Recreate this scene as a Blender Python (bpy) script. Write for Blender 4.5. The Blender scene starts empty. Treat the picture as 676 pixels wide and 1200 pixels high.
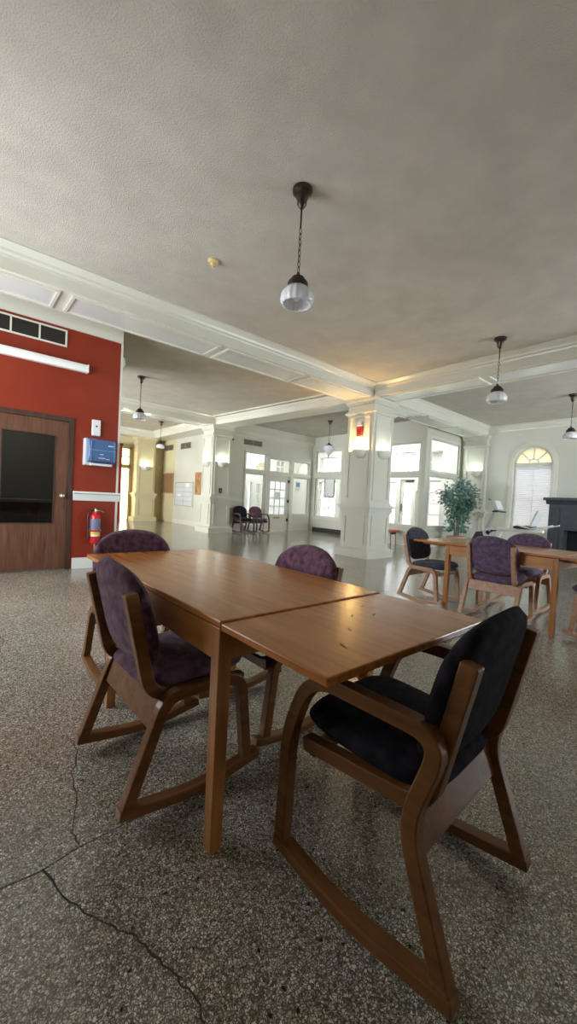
import bpy, bmesh, math, random
from mathutils import Vector, Matrix
random.seed(7)
C = bpy.context.scene.collection
SC = bpy.context.scene
PI = math.pi

# ------------------------------------------------------------------ camera
def set_camera():
    yaw, pit, rol = (math.radians(a) for a in (49.12, -1.626, 2.979))
    fw = Vector((math.cos(yaw)*math.cos(pit), math.sin(yaw)*math.cos(pit), math.sin(pit)))
    rt = Vector((math.sin(yaw), -math.cos(yaw), 0)); up = rt.cross(fw)
    c, s = math.cos(rol), math.sin(rol)
    r2 = c*rt + s*up; u2 = -s*rt + c*up
    m = Matrix((r2, u2, -fw)).transposed().to_4x4(); m.translation = (0, 0, 1.1)
    cd = bpy.data.cameras.new('camera'); cd.sensor_fit = 'VERTICAL'; cd.sensor_height = 36
    cd.lens = 459.74/1200*36; cd.clip_start = .05; cd.clip_end = 200
    co = bpy.data.objects.new('camera', cd); co.matrix_world = m
    C.objects.link(co); SC.camera = co
set_camera()

# ------------------------------------------------------------------ world, daylight, exposure
SC.view_settings.view_transform = 'Standard'
SC.view_settings.look = 'None'
SC.view_settings.gamma = 1
SC.view_settings.use_curve_mapping = False
SC.view_settings.exposure = 1.27
SC.cycles.use_denoising = True
SC.cycles.max_bounces = 10; SC.cycles.diffuse_bounces = 6; SC.cycles.glossy_bounces = 4
SC.cycles.transparent_max_bounces = 24; SC.cycles.transmission_bounces = 6
SC.cycles.sample_clamp_indirect = 6; SC.cycles.caustics_reflective = False; SC.cycles.caustics_refractive = False
W = bpy.data.worlds.new('overcast_sky'); SC.world = W; W.use_nodes = True
W.node_tree.nodes['Background'].inputs[0].default_value = (.86, .94, 1, 1)
W.node_tree.nodes['Background'].inputs[1].default_value = 1.25

def area(name, loc, look, w, h, power, col):
    l = bpy.data.lights.new(name, 'AREA'); l.shape = 'RECTANGLE'; l.size = w; l.size_y = h
    l.energy = power; l.color = col
    o = bpy.data.objects.new(name, l); o.location = loc
    o.rotation_euler = Vector(look).to_track_quat('-Z', 'Y').to_euler(); C.objects.link(o); return o
DAY = (.84, .93, 1)
area('daylight_side_windows', (-1.45, 4.3, 1.7), (1, -.05, .05), 2.9, 2.0, 74, (.89, .95, 1))
area('added_daylight_hall', (-3.5, 10.0, 1.7), (1, 0, .6), 5.0, 2.0, 560, (.92, .97, 1))  # added daylight from an unseen side, brightens the far hall
area('added_daylight_front', (9.0, -3.5, 1.7), (.0, 1, .75), 4.6, 2.0, 190, DAY)  # unseen source added to light the far walls and right-hand ceiling
area('vestibule_fill_light', (10.9, 7.2, 3.5), (0, 0, -1), .9, 1.8, 42, DAY)  # added fill overhead without a fixture, brightens the vestibule interior
area('vestibule_fill_light', (11.2, 9.6, 3.5), (0, 0, -1), .9, 2.0, 32, DAY)  # second added vestibule fill, kept out of view
area('entry_fill_light', (9.4, 12.3, 3.5), (0, 0, -1), 3.6, 1.2, 55, DAY)  # added fill that brightens the entry vestibule from above

# ------------------------------------------------------------------ materials
def mat(name, col, rough=.5, metal=0, spec=.5, **k):
    m = bpy.data.materials.new(name); m.use_nodes = True
    nt = m.node_tree; b = nt.nodes['Principled BSDF']
    b.inputs['Base Color'].default_value = (*col, 1); b.inputs['Roughness'].default_value = rough
    b.inputs['Metallic'].default_value = metal; b.inputs['Specular IOR Level'].default_value = spec
    for key, v in k.items(): b.inputs[key].default_value = v
    return m
def N(m, t, **props):
    n = m.node_tree.nodes.new(t)
    for k, v in props.items(): setattr(n, k, v)
    return n
def L(m, a, b): m.node_tree.links.new(a, b)
def bsdf(m): return m.node_tree.nodes['Principled BSDF']
def ramp(m, src, stops):
    r = N(m, 'ShaderNodeValToRGB'); e = r.color_ramp.elements
    while len(e) < len(stops): e.new(.5)
    for el, (p, c) in zip(e, stops): el.position = p; el.color = (*c, 1)
    L(m, src, r.inputs[0]); return r
def noise_mat(name, c1, c2, scale=8, detail=4, rough=.6, bump=0, bscale=None, spec=.5, lo=.3, hi=.7, stretch=None, world=True):
    m = mat(name, c1, rough, spec=spec)
    tc = N(m, 'ShaderNodeTexCoord'); src = tc.outputs['Object']
    if world: src = N(m, 'ShaderNodeNewGeometry').outputs['Position']
    if stretch:
        mp = N(m, 'ShaderNodeMapping'); mp.inputs['Scale'].default_value = stretch; L(m, src, mp.inputs[0]); src = mp.outputs[0]
    n = N(m, 'ShaderNodeTexNoise'); n.inputs['Scale'].default_value = scale; n.inputs['Detail'].default_value = detail
    L(m, src, n.inputs['Vector'])
    r = ramp(m, n.outputs['Fac'], [(lo, c1), (hi, c2)]); L(m, r.outputs[0], bsdf(m).inputs['Base Color'])
    if bump:
        n2 = N(m, 'ShaderNodeTexNoise'); n2.inputs['Scale'].default_value = bscale or scale; n2.inputs['Detail'].default_value = 5
        L(m, src, n2.inputs['Vector'])
        b = N(m, 'ShaderNodeBump'); b.inputs['Strength'].default_value = bump; b.inputs['Distance'].default_value = .01
        L(m, n2.outputs['Fac'], b.inputs['Height']); L(m, b.outputs[0], bsdf(m).inputs['Normal'])
    return m

def wood(name, dark, mid, light, rough=.35, axis='X', scale=1.0):
    m = mat(name, mid, rough, spec=.32)
    tc = N(m, 'ShaderNodeTexCoord'); mp = N(m, 'ShaderNodeMapping')
    s = {'X': (1.2, 16, 16), 'Y': (16, 1.2, 16), 'Z': (16, 16, 1.2)}[axis]
    mp.inputs['Scale'].default_value = tuple(v*scale for v in s); L(m, tc.outputs['Object'], mp.inputs[0])
    n = N(m, 'ShaderNodeTexNoise'); n.inputs['Scale'].default_value = 2.2; n.inputs['Detail'].default_value = 6
    n.inputs['Distortion'].default_value = .6; L(m, mp.outputs[0], n.inputs['Vector'])
    r = ramp(m, n.outputs['Fac'], [(.28, dark), (.5, mid), (.74, light)]); L(m, r.outputs[0], bsdf(m).inputs['Base Color'])
    n2 = N(m, 'ShaderNodeTexNoise'); n2.inputs['Scale'].default_value = 5; L(m, tc.outputs['Object'], n2.inputs['Vector'])
    mr = N(m, 'ShaderNodeMapRange'); mr.inputs[3].default_value = rough-.02; mr.inputs[4].default_value = rough+.04
    L(m, n2.outputs['Fac'], mr.inputs[0]); L(m, mr.outputs[0], bsdf(m).inputs['Roughness'])
    b = N(m, 'ShaderNodeBump'); b.inputs['Strength'].default_value = .12; b.inputs['Distance'].default_value = .004
    L(m, n.outputs['Fac'], b.inputs['Height']); L(m, b.outputs[0], bsdf(m).inputs['Normal'])
    return m

def terrazzo():
    m = mat('terrazzo', (.3, .29, .26), .3, spec=.9)
    g = N(m, 'ShaderNodeNewGeometry'); src = g.outputs['Position']
    dn = N(m, 'ShaderNodeTexNoise'); dn.inputs['Scale'].default_value = 95; L(m, src, dn.inputs['Vector'])
    vm = N(m, 'ShaderNodeVectorMath', operation='MULTIPLY_ADD'); vm.inputs[1].default_value = (.014, .014, 0)
    L(m, dn.outputs['Color'], vm.inputs[0]); L(m, src, vm.inputs[2])
    v = N(m, 'ShaderNodeTexVoronoi', feature='F1'); v.inputs['Scale'].default_value = 150; L(m, vm.outputs[0], v.inputs['Vector'])
    e = N(m, 'ShaderNodeTexVoronoi', feature='DISTANCE_TO_EDGE'); e.inputs['Scale'].default_value = 150; L(m, vm.outputs[0], e.inputs['Vector'])
    sp = N(m, 'ShaderNodeSeparateColor'); L(m, v.outputs['Color'], sp.inputs[0])
    chip = ramp(m, sp.outputs[0], [(0, (.20, .17, .12)), (.22, (.47, .435, .365)), (.6, (.66, .615, .53)), (.85, (.83, .785, .705)), (1, (.94, .92, .88))])
    em = N(m, 'ShaderNodeMapRange'); em.inputs[1].default_value = .03; em.inputs[2].default_value = .22; L(m, e.outputs['Distance'], em.inputs[0])
    mx = N(m, 'ShaderNodeMix', data_type='RGBA'); mx.inputs[6].default_value = (.10, .085, .06, 1)
    L(m, em.outputs[0], mx.inputs[0]); L(m, chip.outputs[0], mx.inputs[7])
    # scattered dark pits
    pv = N(m, 'ShaderNodeTexVoronoi', feature='F1'); pv.inputs['Scale'].default_value = 30; L(m, vm.outputs[0], pv.inputs['Vector'])
    pm = N(m, 'ShaderNodeMapRange'); pm.inputs[1].default_value = .10; pm.inputs[2].default_value = .17; L(m, pv.outputs['Distance'], pm.inputs[0])
    ps = N(m, 'ShaderNodeSeparateColor'); L(m, pv.outputs['Color'], ps.inputs[0])
    pt = N(m, 'ShaderNodeMath', operation='GREATER_THAN'); pt.inputs[1].default_value = .45; L(m, ps.outputs[0], pt.inputs[0])
    po = N(m, 'ShaderNodeMath', operation='MAXIMUM'); L(m, pm.outputs[0], po.inputs[0]); L(m, pt.outputs[0], po.inputs[1])
    m2 = N(m, 'ShaderNodeMix', data_type='RGBA'); m2.inputs[6].default_value = (.03, .027, .022, 1)
    L(m, po.outputs[0], m2.inputs[0]); L(m, mx.outputs[2], m2.inputs[7])
    # broad wear
    wn = N(m, 'ShaderNodeTexNoise'); wn.inputs['Scale'].default_value = 1.3; wn.inputs['Detail'].default_value = 5; L(m, src, wn.inputs['Vector'])
    wr = ramp(m, wn.outputs['Fac'], [(.3, (.84, .82, .78)), (.7, (1.06, 1.06, 1.06))])
    m3 = N(m, 'ShaderNodeMix', data_type='RGBA', blend_type='MULTIPLY'); m3.inputs[0].default_value = 1
    L(m, m2.outputs[2], m3.inputs[6]); L(m, wr.outputs[0], m3.inputs[7]); L(m, m3.outputs[2], bsdf(m).inputs['Base Color'])
    rr = N(m, 'ShaderNodeMapRange'); rr.inputs[3].default_value = .09; rr.inputs[4].default_value = .17
    L(m, wn.outputs['Fac'], rr.inputs[0]); L(m, rr.outputs[0], bsdf(m).inputs['Roughness'])
    b = N(m, 'ShaderNodeBump'); b.inputs['Strength'].default_value = .07; b.inputs['Distance'].default_value = .002
    mm = N(m, 'ShaderNodeMath', operation='MULTIPLY'); L(m, em.outputs[0], mm.inputs[0]); L(m, po.outputs[0], mm.inputs[1])
    L(m, mm.outputs[0], b.inputs['Height']); L(m, b.outputs[0], bsdf(m).inputs['Normal'])
    return m

def glass(name, tint=(1, 1, 1), gloss=.10, opacity=0, milk=(.9, .9, .9)):
    m = bpy.data.materials.new(name); m.use_nodes = True; nt = m.node_tree; nt.nodes.clear()
    o = N(m, 'ShaderNodeOutputMaterial'); t = N(m, 'ShaderNodeBsdfTransparent'); t.inputs[0].default_value = (*tint, 1)
    g = N(m, 'ShaderNodeBsdfGlossy'); g.inputs['Roughness'].default_value = .02
    lw = N(m, 'ShaderNodeLayerWeight'); pw = N(m, 'ShaderNodeMath', operation='POWER'); pw.inputs[1].default_value = 5; L(m, lw.outputs['Facing'], pw.inputs[0])
    mr = N(m, 'ShaderNodeMapRange'); mr.inputs[3].default_value = .03; mr.inputs[4].default_value = .8; L(m, pw.outputs[0], mr.inputs[0])
    mx = N(m, 'ShaderNodeMixShader'); L(m, mr.outputs[0], mx.inputs[0]); L(m, t.outputs[0], mx.inputs[1]); L(m, g.outputs[0], mx.inputs[2])
    last = mx
    if opacity:
        d = N(m, 'ShaderNodeBsdfTranslucent'); d.inputs[0].default_value = (*milk, 1)
        d2 = N(m, 'ShaderNodeMixShader'); d2.inputs[0].default_value = opacity
        L(m, mx.outputs[0], d2.inputs[1]); L(m, d.outputs[0], d2.inputs[2]); last = d2
    L(m, last.outputs[0], o.inputs[0]); return m

M = {}
M['ceil'] = noise_mat('textured_ceiling_paint', (.50, .465, .41), (.58, .54, .48), 3.5, 5, .85, bump=.65, bscale=95, spec=.2)
M['trim'] = noise_mat('cream_gloss_paint', (.66, .645, .56), (.71, .695, .61), 1.5, 3, .28)
M['wall'] = noise_mat('cream_wall_paint', (.60, .59, .515), (.65, .64, .565), 1.2, 3, .45)
M['panel'] = noise_mat('pale_soffit_paint', (.66, .67, .65), (.70, .71, .69), 2, 3, .2)
M['tan'] = noise_mat('tan_hall_paint', (.60, .52, .32), (.66, .58, .37), 1.5, 3, .5)
M['red'] = noise_mat('red_wall_paint', (.215, .024, .009), (.255, .032, .011), 1.6, 4, .5, spec=.3)
M['white'] = mat('white_enamel', (.80, .82, .80), .35)
M['floor'] = terrazzo()
M['scar'] = mat('dark_wood_scar', (.10, .04, .015), .9, spec=.1)
M['joint'] = mat('dark_joint', (.035, .03, .025), .8)
M['walnut'] = wood('walnut_door_veneer', (.085, .038, .022), (.125, .056, .032), (.165, .078, .045), .4, 'Z')
M['walnut_dark'] = wood('dark_door_frame', (.04, .022, .016), (.06, .032, .022), (.08, .045, .03), .45, 'Z')
M['table'] = wood('honey_oak_table', (.33, .108, .020), (.43, .155, .032), (.52, .21, .05), .22, 'Y')
M['table_apron'] = wood('oak_table_apron', (.34, .13, .034), (.45, .185, .05), (.52, .235, .075), .32, 'Y')
M['table_leg'] = wood('oak_table_leg', (.30, .115, .03), (.40, .165, .048), (.47, .21, .07), .34, 'Z')
M['chairwood'] = wood('brown_bentwood', (.12, .044, .013), (.17, .068, .020), (.225, .094, .031), .36, 'X')
M['chairwood_pale'] = wood('haze_paled_honey_bentwood', (.35, .195, .115), (.44, .255, .155), (.51, .31, .20), .36, 'X')  # honey tone made paler and pinker, flare haze put into the colour
M['chairwood_dark'] = wood('dark_bentwood', (.06, .035, .025), (.085, .05, .035), (.11, .065, .045), .4, 'X')
def fabric(name, a, b):
    m = noise_mat(name, a, b, 26, 6, .92, bump=.5, bscale=420, spec=.15, lo=.36, hi=.66, world=False)
    bsdf(m).inputs['Sheen Weight'].default_value = .0 if b[0] < .05 else .2; bsdf(m).inputs['Sheen Roughness'].default_value = .4
    return m
M['plum'] = fabric('plum_velvet', (.070, .030, .050), (.19, .095, .145))
M['plum_hazed'] = fabric('haze_lightened_plum_velvet', (.090, .058, .105), (.185, .125, .195))  # plum lightened in the colour for the haze over the second table
M['navy'] = fabric('black_navy_velvet', (.010, .009, .014), (.030, .026, .038))
M['slate'] = fabric('slate_velvet', (.035, .036, .055), (.085, .085, .12))
M['bronze'] = mat('dark_bronze', (.075, .055, .042), .38, .85)
M['brass'] = mat('aged_brass', (.45, .33, .17), .35, .9)
M['copper'] = mat('red_copper', (.33, .12, .07), .35, .85)
M['chrome'] = mat('brushed_chrome', (.7, .68, .64), .25, 1)
M['opal'] = mat('opal_glass', (.86, .87, .88), .18, spec=.6)
_t = N(M['opal'], 'ShaderNodeBsdfTranslucent'); _t.inputs[0].default_value = (.9, .92, .94, 1); _x = N(M['opal'], 'ShaderNodeMixShader'); _x.inputs[0].default_value = .25
L(M['opal'], bsdf(M['opal']).outputs[0], _x.inputs[1]); L(M['opal'], _t.outputs[0], _x.inputs[2]); L(M['opal'], _x.outputs[0], M['opal'].node_tree.nodes['Material Output'].inputs[0])
M['black'] = mat('black_plastic', (.02, .02, .022), .4)
M['grille'] = mat('dark_grille', (.05, .048, .045), .6)
M['grey'] = mat('grey_metal', (.42, .43, .42), .4, .4)
M['blue'] = mat('blue_smoked_plastic', (.075, .15, .32), .16, spec=.6)
M['blue2'] = mat('pale_blue_plastic', (.22, .34, .52), .15)
M['greyplastic'] = mat('grey_white_plastic', (.62, .64, .66), .4)
M['extred'] = mat('extinguisher_red', (.55, .02, .03), .22)
M['label'] = mat('white_label', (.75, .76, .78), .5)
M['labelblue'] = mat('blue_grey_label', (.16, .19, .30), .5)
M['yellow'] = mat('yellow_label', (.75, .52, .06), .5)
M['alarm'] = mat('alarm_red', (.60, .035, .025), .35)
M['ivory'] = mat('ivory_plastic', (.72, .55, .26), .5)
M['tube'] = mat('frosted_tube_cover', (.86, .88, .84), .35)
M['cork'] = noise_mat('cork_board', (.24, .13, .06), (.33, .19, .09), 60, 4, .9)
M['poster'] = noise_mat('orange_printed_board', (.62, .30, .12), (.34, .17, .08), 9, 3, .7, lo=.42, hi=.58)
M['oakframe'] = mat('tan_frame', (.42, .26, .13), .5)
M['plaster'] = mat('plaster_sconce', (.78, .76, .70), .5)
M['slatebrick'] = noise_mat('blue_grey_painted_wood', (.035, .042, .055), (.055, .062, .08), 6, 4, .5)
M['soot'] = mat('soot_black', (.012, .012, .014), .9)
M['leaf'] = noise_mat('haze_lightened_ficus_leaf', (.09, .19, .15), (.17, .31, .25), 12, 3, .5)  # veiling haze put into a lighter, teal leaf green
M['bark'] = noise_mat('grey_bark', (.20, .17, .13), (.30, .26, .2), 30, 3, .9)
M['terracotta'] = noise_mat('pale_terracotta', (.42, .25, .20), (.50, .31, .25), 10, 3, .8)
M['soil'] = noise_mat('soil', (.03, .022, .016), (.06, .045, .03), 60, 3, 1)
M['blind'] = mat('white_blind_slat', (.86, .88, .90), .5)
_t = N(M['blind'], 'ShaderNodeBsdfTranslucent'); _t.inputs[0].default_value = (.86, .9, .95, 1); _x = N(M['blind'], 'ShaderNodeMixShader'); _x.inputs[0].default_value = .25
L(M['blind'], bsdf(M['blind']).outputs[0], _x.inputs[1]); L(M['blind'], _t.outputs[0], _x.inputs[2]); L(M['blind'], _x.outputs[0], M['blind'].node_tree.nodes['Material Output'].inputs[0])
M['glass'] = glass('clear_window_glass')
M['frost'] = glass('frosted_door_glass', opacity=.75, milk=(.95, .95, .95))
M['amberglass'] = glass('amber_fanlight_glass', tint=(1, .93, .76), opacity=.4, milk=(1, .93, .75))
M['yellowglass'] = glass('yellow_obscured_glass', tint=(1, .97, .78), opacity=.7, milk=(1, .97, .76))
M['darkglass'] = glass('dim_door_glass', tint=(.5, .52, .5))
M['redcushion'] = noise_mat('faded_red_vinyl', (.36, .085, .06), (.45, .12, .085), 12, 3, .5)
M['ground'] = noise_mat('pale_concrete', (.55, .53, .5), (.63, .61, .58), 2, 4, .9)
M['brick'] = noise_mat('pink_brick', (.76, .64, .59), (.82, .71, .66), 14, 3, .9)
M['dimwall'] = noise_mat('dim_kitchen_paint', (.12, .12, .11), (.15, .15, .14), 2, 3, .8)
M['steel'] = mat('kitchen_steel', (.5, .5, .5), .35, .8)
M['paper'] = mat('white_paper', (.82, .83, .82), .8)
M['sky_screen'] = mat('grey_screen', (.30, .36, .40), .2)

# ------------------------------------------------------------------ mesh helpers
class MB:
    T0 = Matrix.Identity(4)
    def __init__(s): s.bm = bmesh.new(); s.T = MB.T0.copy()
    def v(s, p): return s.bm.verts.new(s.T @ Vector(p))
    def face(s, vs):
        try: return s.bm.faces.new(vs)
        except ValueError: return None
    def box(s, a, b):
        x0, x1 = sorted((a[0], b[0])); y0, y1 = sorted((a[1], b[1])); z0, z1 = sorted((a[2], b[2]))
        v = [s.v(p) for p in ((x0,y0,z0),(x1,y0,z0),(x1,y1,z0),(x0,y1,z0),(x0,y0,z1),(x1,y0,z1),(x1,y1,z1),(x0,y1,z1))]
        for f in ((3,2,1,0),(4,5,6,7),(0,1,5,4),(1,2,6,5),(2,3,7,6),(3,0,4,7)): s.face([v[i] for i in f])
        return s
    def loft(s, rings, cap=True, closed=True):
        R = [[s.v(p) for p in r] for r in rings]; n = len(R[0])
        for a, b in zip(R, R[1:]):
            for i in range(n if closed else n-1):
                s.face([a[i], a[(i+1) % n], b[(i+1) % n], b[i]])
        if cap and closed: s.face(list(reversed(R[0]))); s.face(R[-1])
        return s
    def prism(s, poly, lo, hi, axis='z'):
        f = {'z': lambda p, t: (p[0], p[1], t), 'y': lambda p, t: (p[0], t, p[1]), 'x': lambda p, t: (t, p[0], p[1])}[axis]
        return s.loft([[f(p, lo) for p in poly], [f(p, hi) for p in poly]])
    def lathe(s, prof, c=(0, 0, 0), n=24, a0=0, a1=2*PI, flute=0, nf=16):
        full = abs(a1-a0-2*PI) < 1e-6
        rings = []
        for r, z in prof:
            ring = []
            for i in range(n if full else n+1):
                a = a0+(a1-a0)*i/n
                rr = r*(1+flute*math.cos(nf*a))
                ring.append((c[0]+rr*math.cos(a), c[1]+rr*math.sin(a), c[2]+z))
            rings.append(ring)
        s.loft(rings, cap=full and False, closed=full); return s
    def cyl(s, p, q, r, r2=None, n=12):
        p, q = Vector(p), Vector(q); d = (q-p).normalized(); r2 = r if r2 is None else r2
        a = d.orthogonal().normalized(); b = d.cross(a)
        f = lambda c, rr: [c+(a*math.cos(2*PI*i/n)+b*math.sin(2*PI*i/n))*rr for i in range(n)]
        return s.loft([f(p, r), f(q, r2)])
    def tube(s, pts, r, n=8):
        pts = [Vector(p) for p in pts]; rings = []; up = None
        for i, p in enumerate(pts):
            d = (pts[min(i+1, len(pts)-1)]-pts[max(i-1, 0)]).normalized()
            if up is None: up = d.orthogonal().normalized()
            up = (up-d*up.dot(d)).normalized(); b = d.cross(up)
            rr = r[i] if isinstance(r, (list, tuple)) else r
            rings.append([p+(up*math.cos(2*PI*k/n)+b*math.sin(2*PI*k/n))*rr for k in range(n)])
        return s.loft(rings)
    def torus(s, c, R, r, ax, n=14, m=6):
        ax = Vector(ax).normalized(); a = ax.orthogonal().normalized(); b = ax.cross(a); rings = []
        for i in range(n+1):
            t = 2*PI*i/n; d = a*math.cos(t)+b*math.sin(t)
            rings.append([Vector(c)+d*(R+r*math.cos(2*PI*k/m))+ax*(r*math.sin(2*PI*k/m)) for k in range(m)])
        return s.loft(rings, cap=False)
    def band(s, path, th, y0, y1):
        """a bent strip: centre line in (x, z), in-plane thickness th, lateral y0..y1"""
        pts = [Vector(p) for p in path]; n = len(pts); rings = []
        for i, p in enumerate(pts):
            t0 = (pts[i]-pts[i-1]).normalized() if i else (pts[1]-pts[0]).normalized()
            t1 = (pts[i+1]-pts[i]).normalized() if i < n-1 else t0
            t = (t0+t1).normalized(); nn = Vector((-t.y, t.x)); k = 1/max(.5, nn.dot(Vector((-t0.y, t0.x))))
            a, b = p+nn*th/2*k, p-nn*th/2*k
            rings.append([(a.x, y0, a.y), (a.x, y1, a.y), (b.x, y1, b.y), (b.x, y0, b.y)])
        return s.loft(rings)
    def build(s, name, m, parent=None, smooth=None, bevel=0, loc=None):
        bmesh.ops.remove_doubles(s.bm, verts=s.bm.verts, dist=1e-6)
        bmesh.ops.recalc_face_normals(s.bm, faces=s.bm.faces)
        me = bpy.data.meshes.new(name); s.bm.to_mesh(me); s.bm.free()
        for x in (m if isinstance(m, (list, tuple)) else [m]): me.materials.append(M[x] if isinstance(x, str) else x)
        if smooth:
            for p in me.polygons: p.use_smooth = True
            if smooth < 3: me.set_sharp_from_angle(angle=smooth)
        o = bpy.data.objects.new(name, me); C.objects.link(o)
        if parent: o.parent = parent
        if loc: o.location = loc
        if bevel:
            bv = o.modifiers.new('bevel', 'BEVEL'); bv.width = bevel; bv.segments = 2; bv.limit_method = 'ANGLE'; bv.angle_limit = .6
        return o

def fillet(path, rads, n=6):
    out = [Vector(path[0])]
    for i in range(1, len(path)-1):
        p = Vector(path[i]); r = rads[i-1] if isinstance(rads, (list, tuple)) else rads
        a = (Vector(path[i-1])-p); b = (Vector(path[i+1])-p)
        t = min(r, a.length*.48, b.length*.48); A = p+a.normalized()*t; B = p+b.normalized()*t
        for k in range(n+1):
            u = k/n; out.append(A*(1-u)**2+p*2*u*(1-u)+B*u*u)
    out.append(Vector(path[-1])); return out

def tag(o, label=None, cat=None, group=None, kind=None):
    if label: o['label'] = label
    if cat: o['category'] = cat
    if group: o['group'] = group
    if kind: o['kind'] = kind
    return o
def empty(name, loc=(0, 0, 0), rz=0):
    o = bpy.data.objects.new(name, None); o.location = loc; o.rotation_euler = (0, 0, rz); o.empty_display_size = .1
    C.objects.link(o); return o
def thing(name, label, cat, loc=(0, 0, 0), rz=0, group=None): return tag(empty(name, loc, rz), label, cat, group)
def struct(o, label=None, cat=None): return tag(o, label, cat, None, 'structure')
def dup(root, loc, rz, label, group=None):
    def cp(o, par):
        c = o.copy(); C.objects.link(c); c.parent = par
        for ch in list(o.children): cp(ch, c)
        return c
    r = cp(root, None); r.location = loc; r.rotation_euler = (0, 0, rz); r['label'] = label
    if group: r['group'] = group
    elif 'group' in r: del r['group']
    return r

def wall(mb, axis, p0, p1, u0, u1, z0, z1, holes):
    """a wall slab with rectangular or arched openings; axis 'x' = slab normal along x"""
    us = sorted({u0, u1, *[h[0] for h in holes], *[h[1] for h in holes]}); zs = sorted({z0, z1, *[h[2] for h in holes], *[h[3] for h in holes]})
    def B(a, b, c, d):
        if axis == 'x': mb.box((p0, a, c), (p1, b, d))
        else: mb.box((a, p0, c), (b, p1, d))
    for a, b in zip(us, us[1:]):
        run = None
        for c, d in zip(zs, zs[1:]):
            mu, mz = (a+b)/2, (c+d)/2
            hole = any(h[0] < mu < h[1] and h[2] < mz < h[3] for h in holes)
            if hole:
                if run: B(a, b, *run); run = None
            else: run = (run[0], d) if run else (c, d)
        if run: B(a, b, *run)
    for h in holes:
        if len(h) > 4:
            cu, r = (h[0]+h[1])/2, (h[1]-h[0])/2; zs_ = h[3]-r
            for sgn in (-1, 1):
                arc = [(cu+sgn*r*math.cos(t), zs_+r*math.sin(t)) for t in [PI/2*i/10 for i in range(11)]]
                for (a, c), (b, d) in zip(arc, arc[1:]):
                    mb.prism([(a, c), (b, d), (b, h[3]), (a, h[3])], p0, p1, axis)
    return mb

def frame(mb, axis, p0, p1, u0, u1, z0, z1, w):
    def B(a, b, c, d):
        if axis == 'x': mb.box((p0, a, c), (p1, b, d))
        else: mb.box((a, p0, c), (b, p1, d))
    B(u0, u1, z0, z0+w); B(u0, u1, z1-w, z1); B(u0, u0+w, z0+w, z1-w); B(u1-w, u1, z0+w, z1-w); return mb

def window(idx, axis, p, u0, u1, z0, z1, cols, rows, w=.05, d=.06, mun=.02, pane='glass', m='trim', face=-1, casing=0):
    """frame + muntins + one sheet of glass"""
    root = struct(empty('window_%d' % idx, (p, (u0+u1)/2, z0) if axis == 'x' else ((u0+u1)/2, p, z0)))
    inv = Matrix.Translation(-root.location)
    f = MB(); f.T = inv; frame(f, axis, p-d/2, p+d/2, u0, u1, z0, z1, w)
    if casing: frame(f, axis, p+face*d/2, p+face*(d/2+.03), u0-casing, u1+casing, z0-casing, z1+casing, casing)
    f.build('window_frame', m, root)
    if cols > 1 or rows > 1:
        g = MB(); g.T = inv
        for i in range(1, cols):
            u = u0+w+(u1-u0-2*w)*i/cols
            if axis == 'x': g.box((p-d/4, u-mun/2, z0+w), (p+d/4, u+mun/2, z1-w))
            else: g.box((u-mun/2, p-d/4, z0+w), (u+mun/2, p+d/4, z1-w))
        for j in range(1, rows):
            z = z0+w+(z1-z0-2*w)*j/rows
            if axis == 'x': g.box((p-d/4+.002, u0+w, z-mun/2), (p+d/4-.002, u1-w, z+mun/2))
            else: g.box((u0+w, p-d/4+.002, z-mun/2), (u1-w, p+d/4-.002, z+mun/2))
        g.build('muntin', m, root)
    q = MB(); q.T = inv
    if axis == 'x': q.box((p-.003, u0+w, z0+w), (p+.003, u1-w, z1-w))
    else: q.box((u0+w, p-.003, z0+w), (u1-w, p+.003, z1-w))
    q.build('pane', pane, root); return root

# ------------------------------------------------------------------ setting
CZ, BZ = 3.55, 3.30
XE = 11.9
fl = MB().box((-3.2, -3.2, -.1), (13.6, 16.6, 0)).build('floor', 'floor'); struct(fl)
struct(MB().box((-3.2, -3.2, CZ), (12.1, 16.6, CZ+.15)).build('ceiling', 'ceil'))
gr = struct(MB().box((12.1, -6, -.3), (30, 30, -.12)).box((-6, 16.7, -.3), (12.1, 30, -.12)).build('ground', 'ground'))

# cracks and joints of the floor (flat marks on it)
def px_floor(*pts): return [Vector((x, y, 0)) for x, y in pts]
def crack(name, pts, w, jit=0, n=1):
    P = []
    for a, b in zip(pts, pts[1:]):
        for k in range(n):
            t = k/n; P.append((a[0]+(b[0]-a[0])*t+random.uniform(-jit, jit), a[1]+(b[1]-a[1])*t+random.uniform(-jit, jit)))
    P.append(pts[-1]); mb = MB(); prev = None
    for i, p in enumerate(P):
        a = Vector(P[max(i-1, 0)]); b = Vector(P[min(i+1, len(P)-1)]); t = (b-a).normalized(); nn = Vector((-t.y, t.x))
        ww = w*random.uniform(.5, 1.3) if jit else w
        cur = (mb.v((p[0]+nn.x*ww/2, p[1]+nn.y*ww/2, .0006)), mb.v((p[0]-nn.x*ww/2, p[1]-nn.y*ww/2, .0006)))
        if prev: mb.face([prev[0], prev[1], cur[1], cur[0]])
        prev = cur
    o = mb.build(name, 'joint', fl); return o
CRACKS = [
 ('floor_crack', [(50,1018),(75,1048),(110,1076),(140,1090),(160,1096),(180,1120),(205,1143),(215,1155),(232,1175),(240,1200)], .0055, .005, 4),
 ('floor_joint', [(0,1042),(48,1021),(92,993),(176,951),(330,888)], .004, 0, 1),
 ('floor_crack', [(92,993),(86,975),(90,940),(85,905),(92,880),(78,860)], .0045, .006, 4),
 ('floor_crack', [(0,745),(4,752),(0,764)], .004, .003, 4)]
_yaw, _pit, _rol = (math.radians(a) for a in (49.12, -1.626, 2.979))
_cm = SC.camera.matrix_world.to_3x3()
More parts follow.
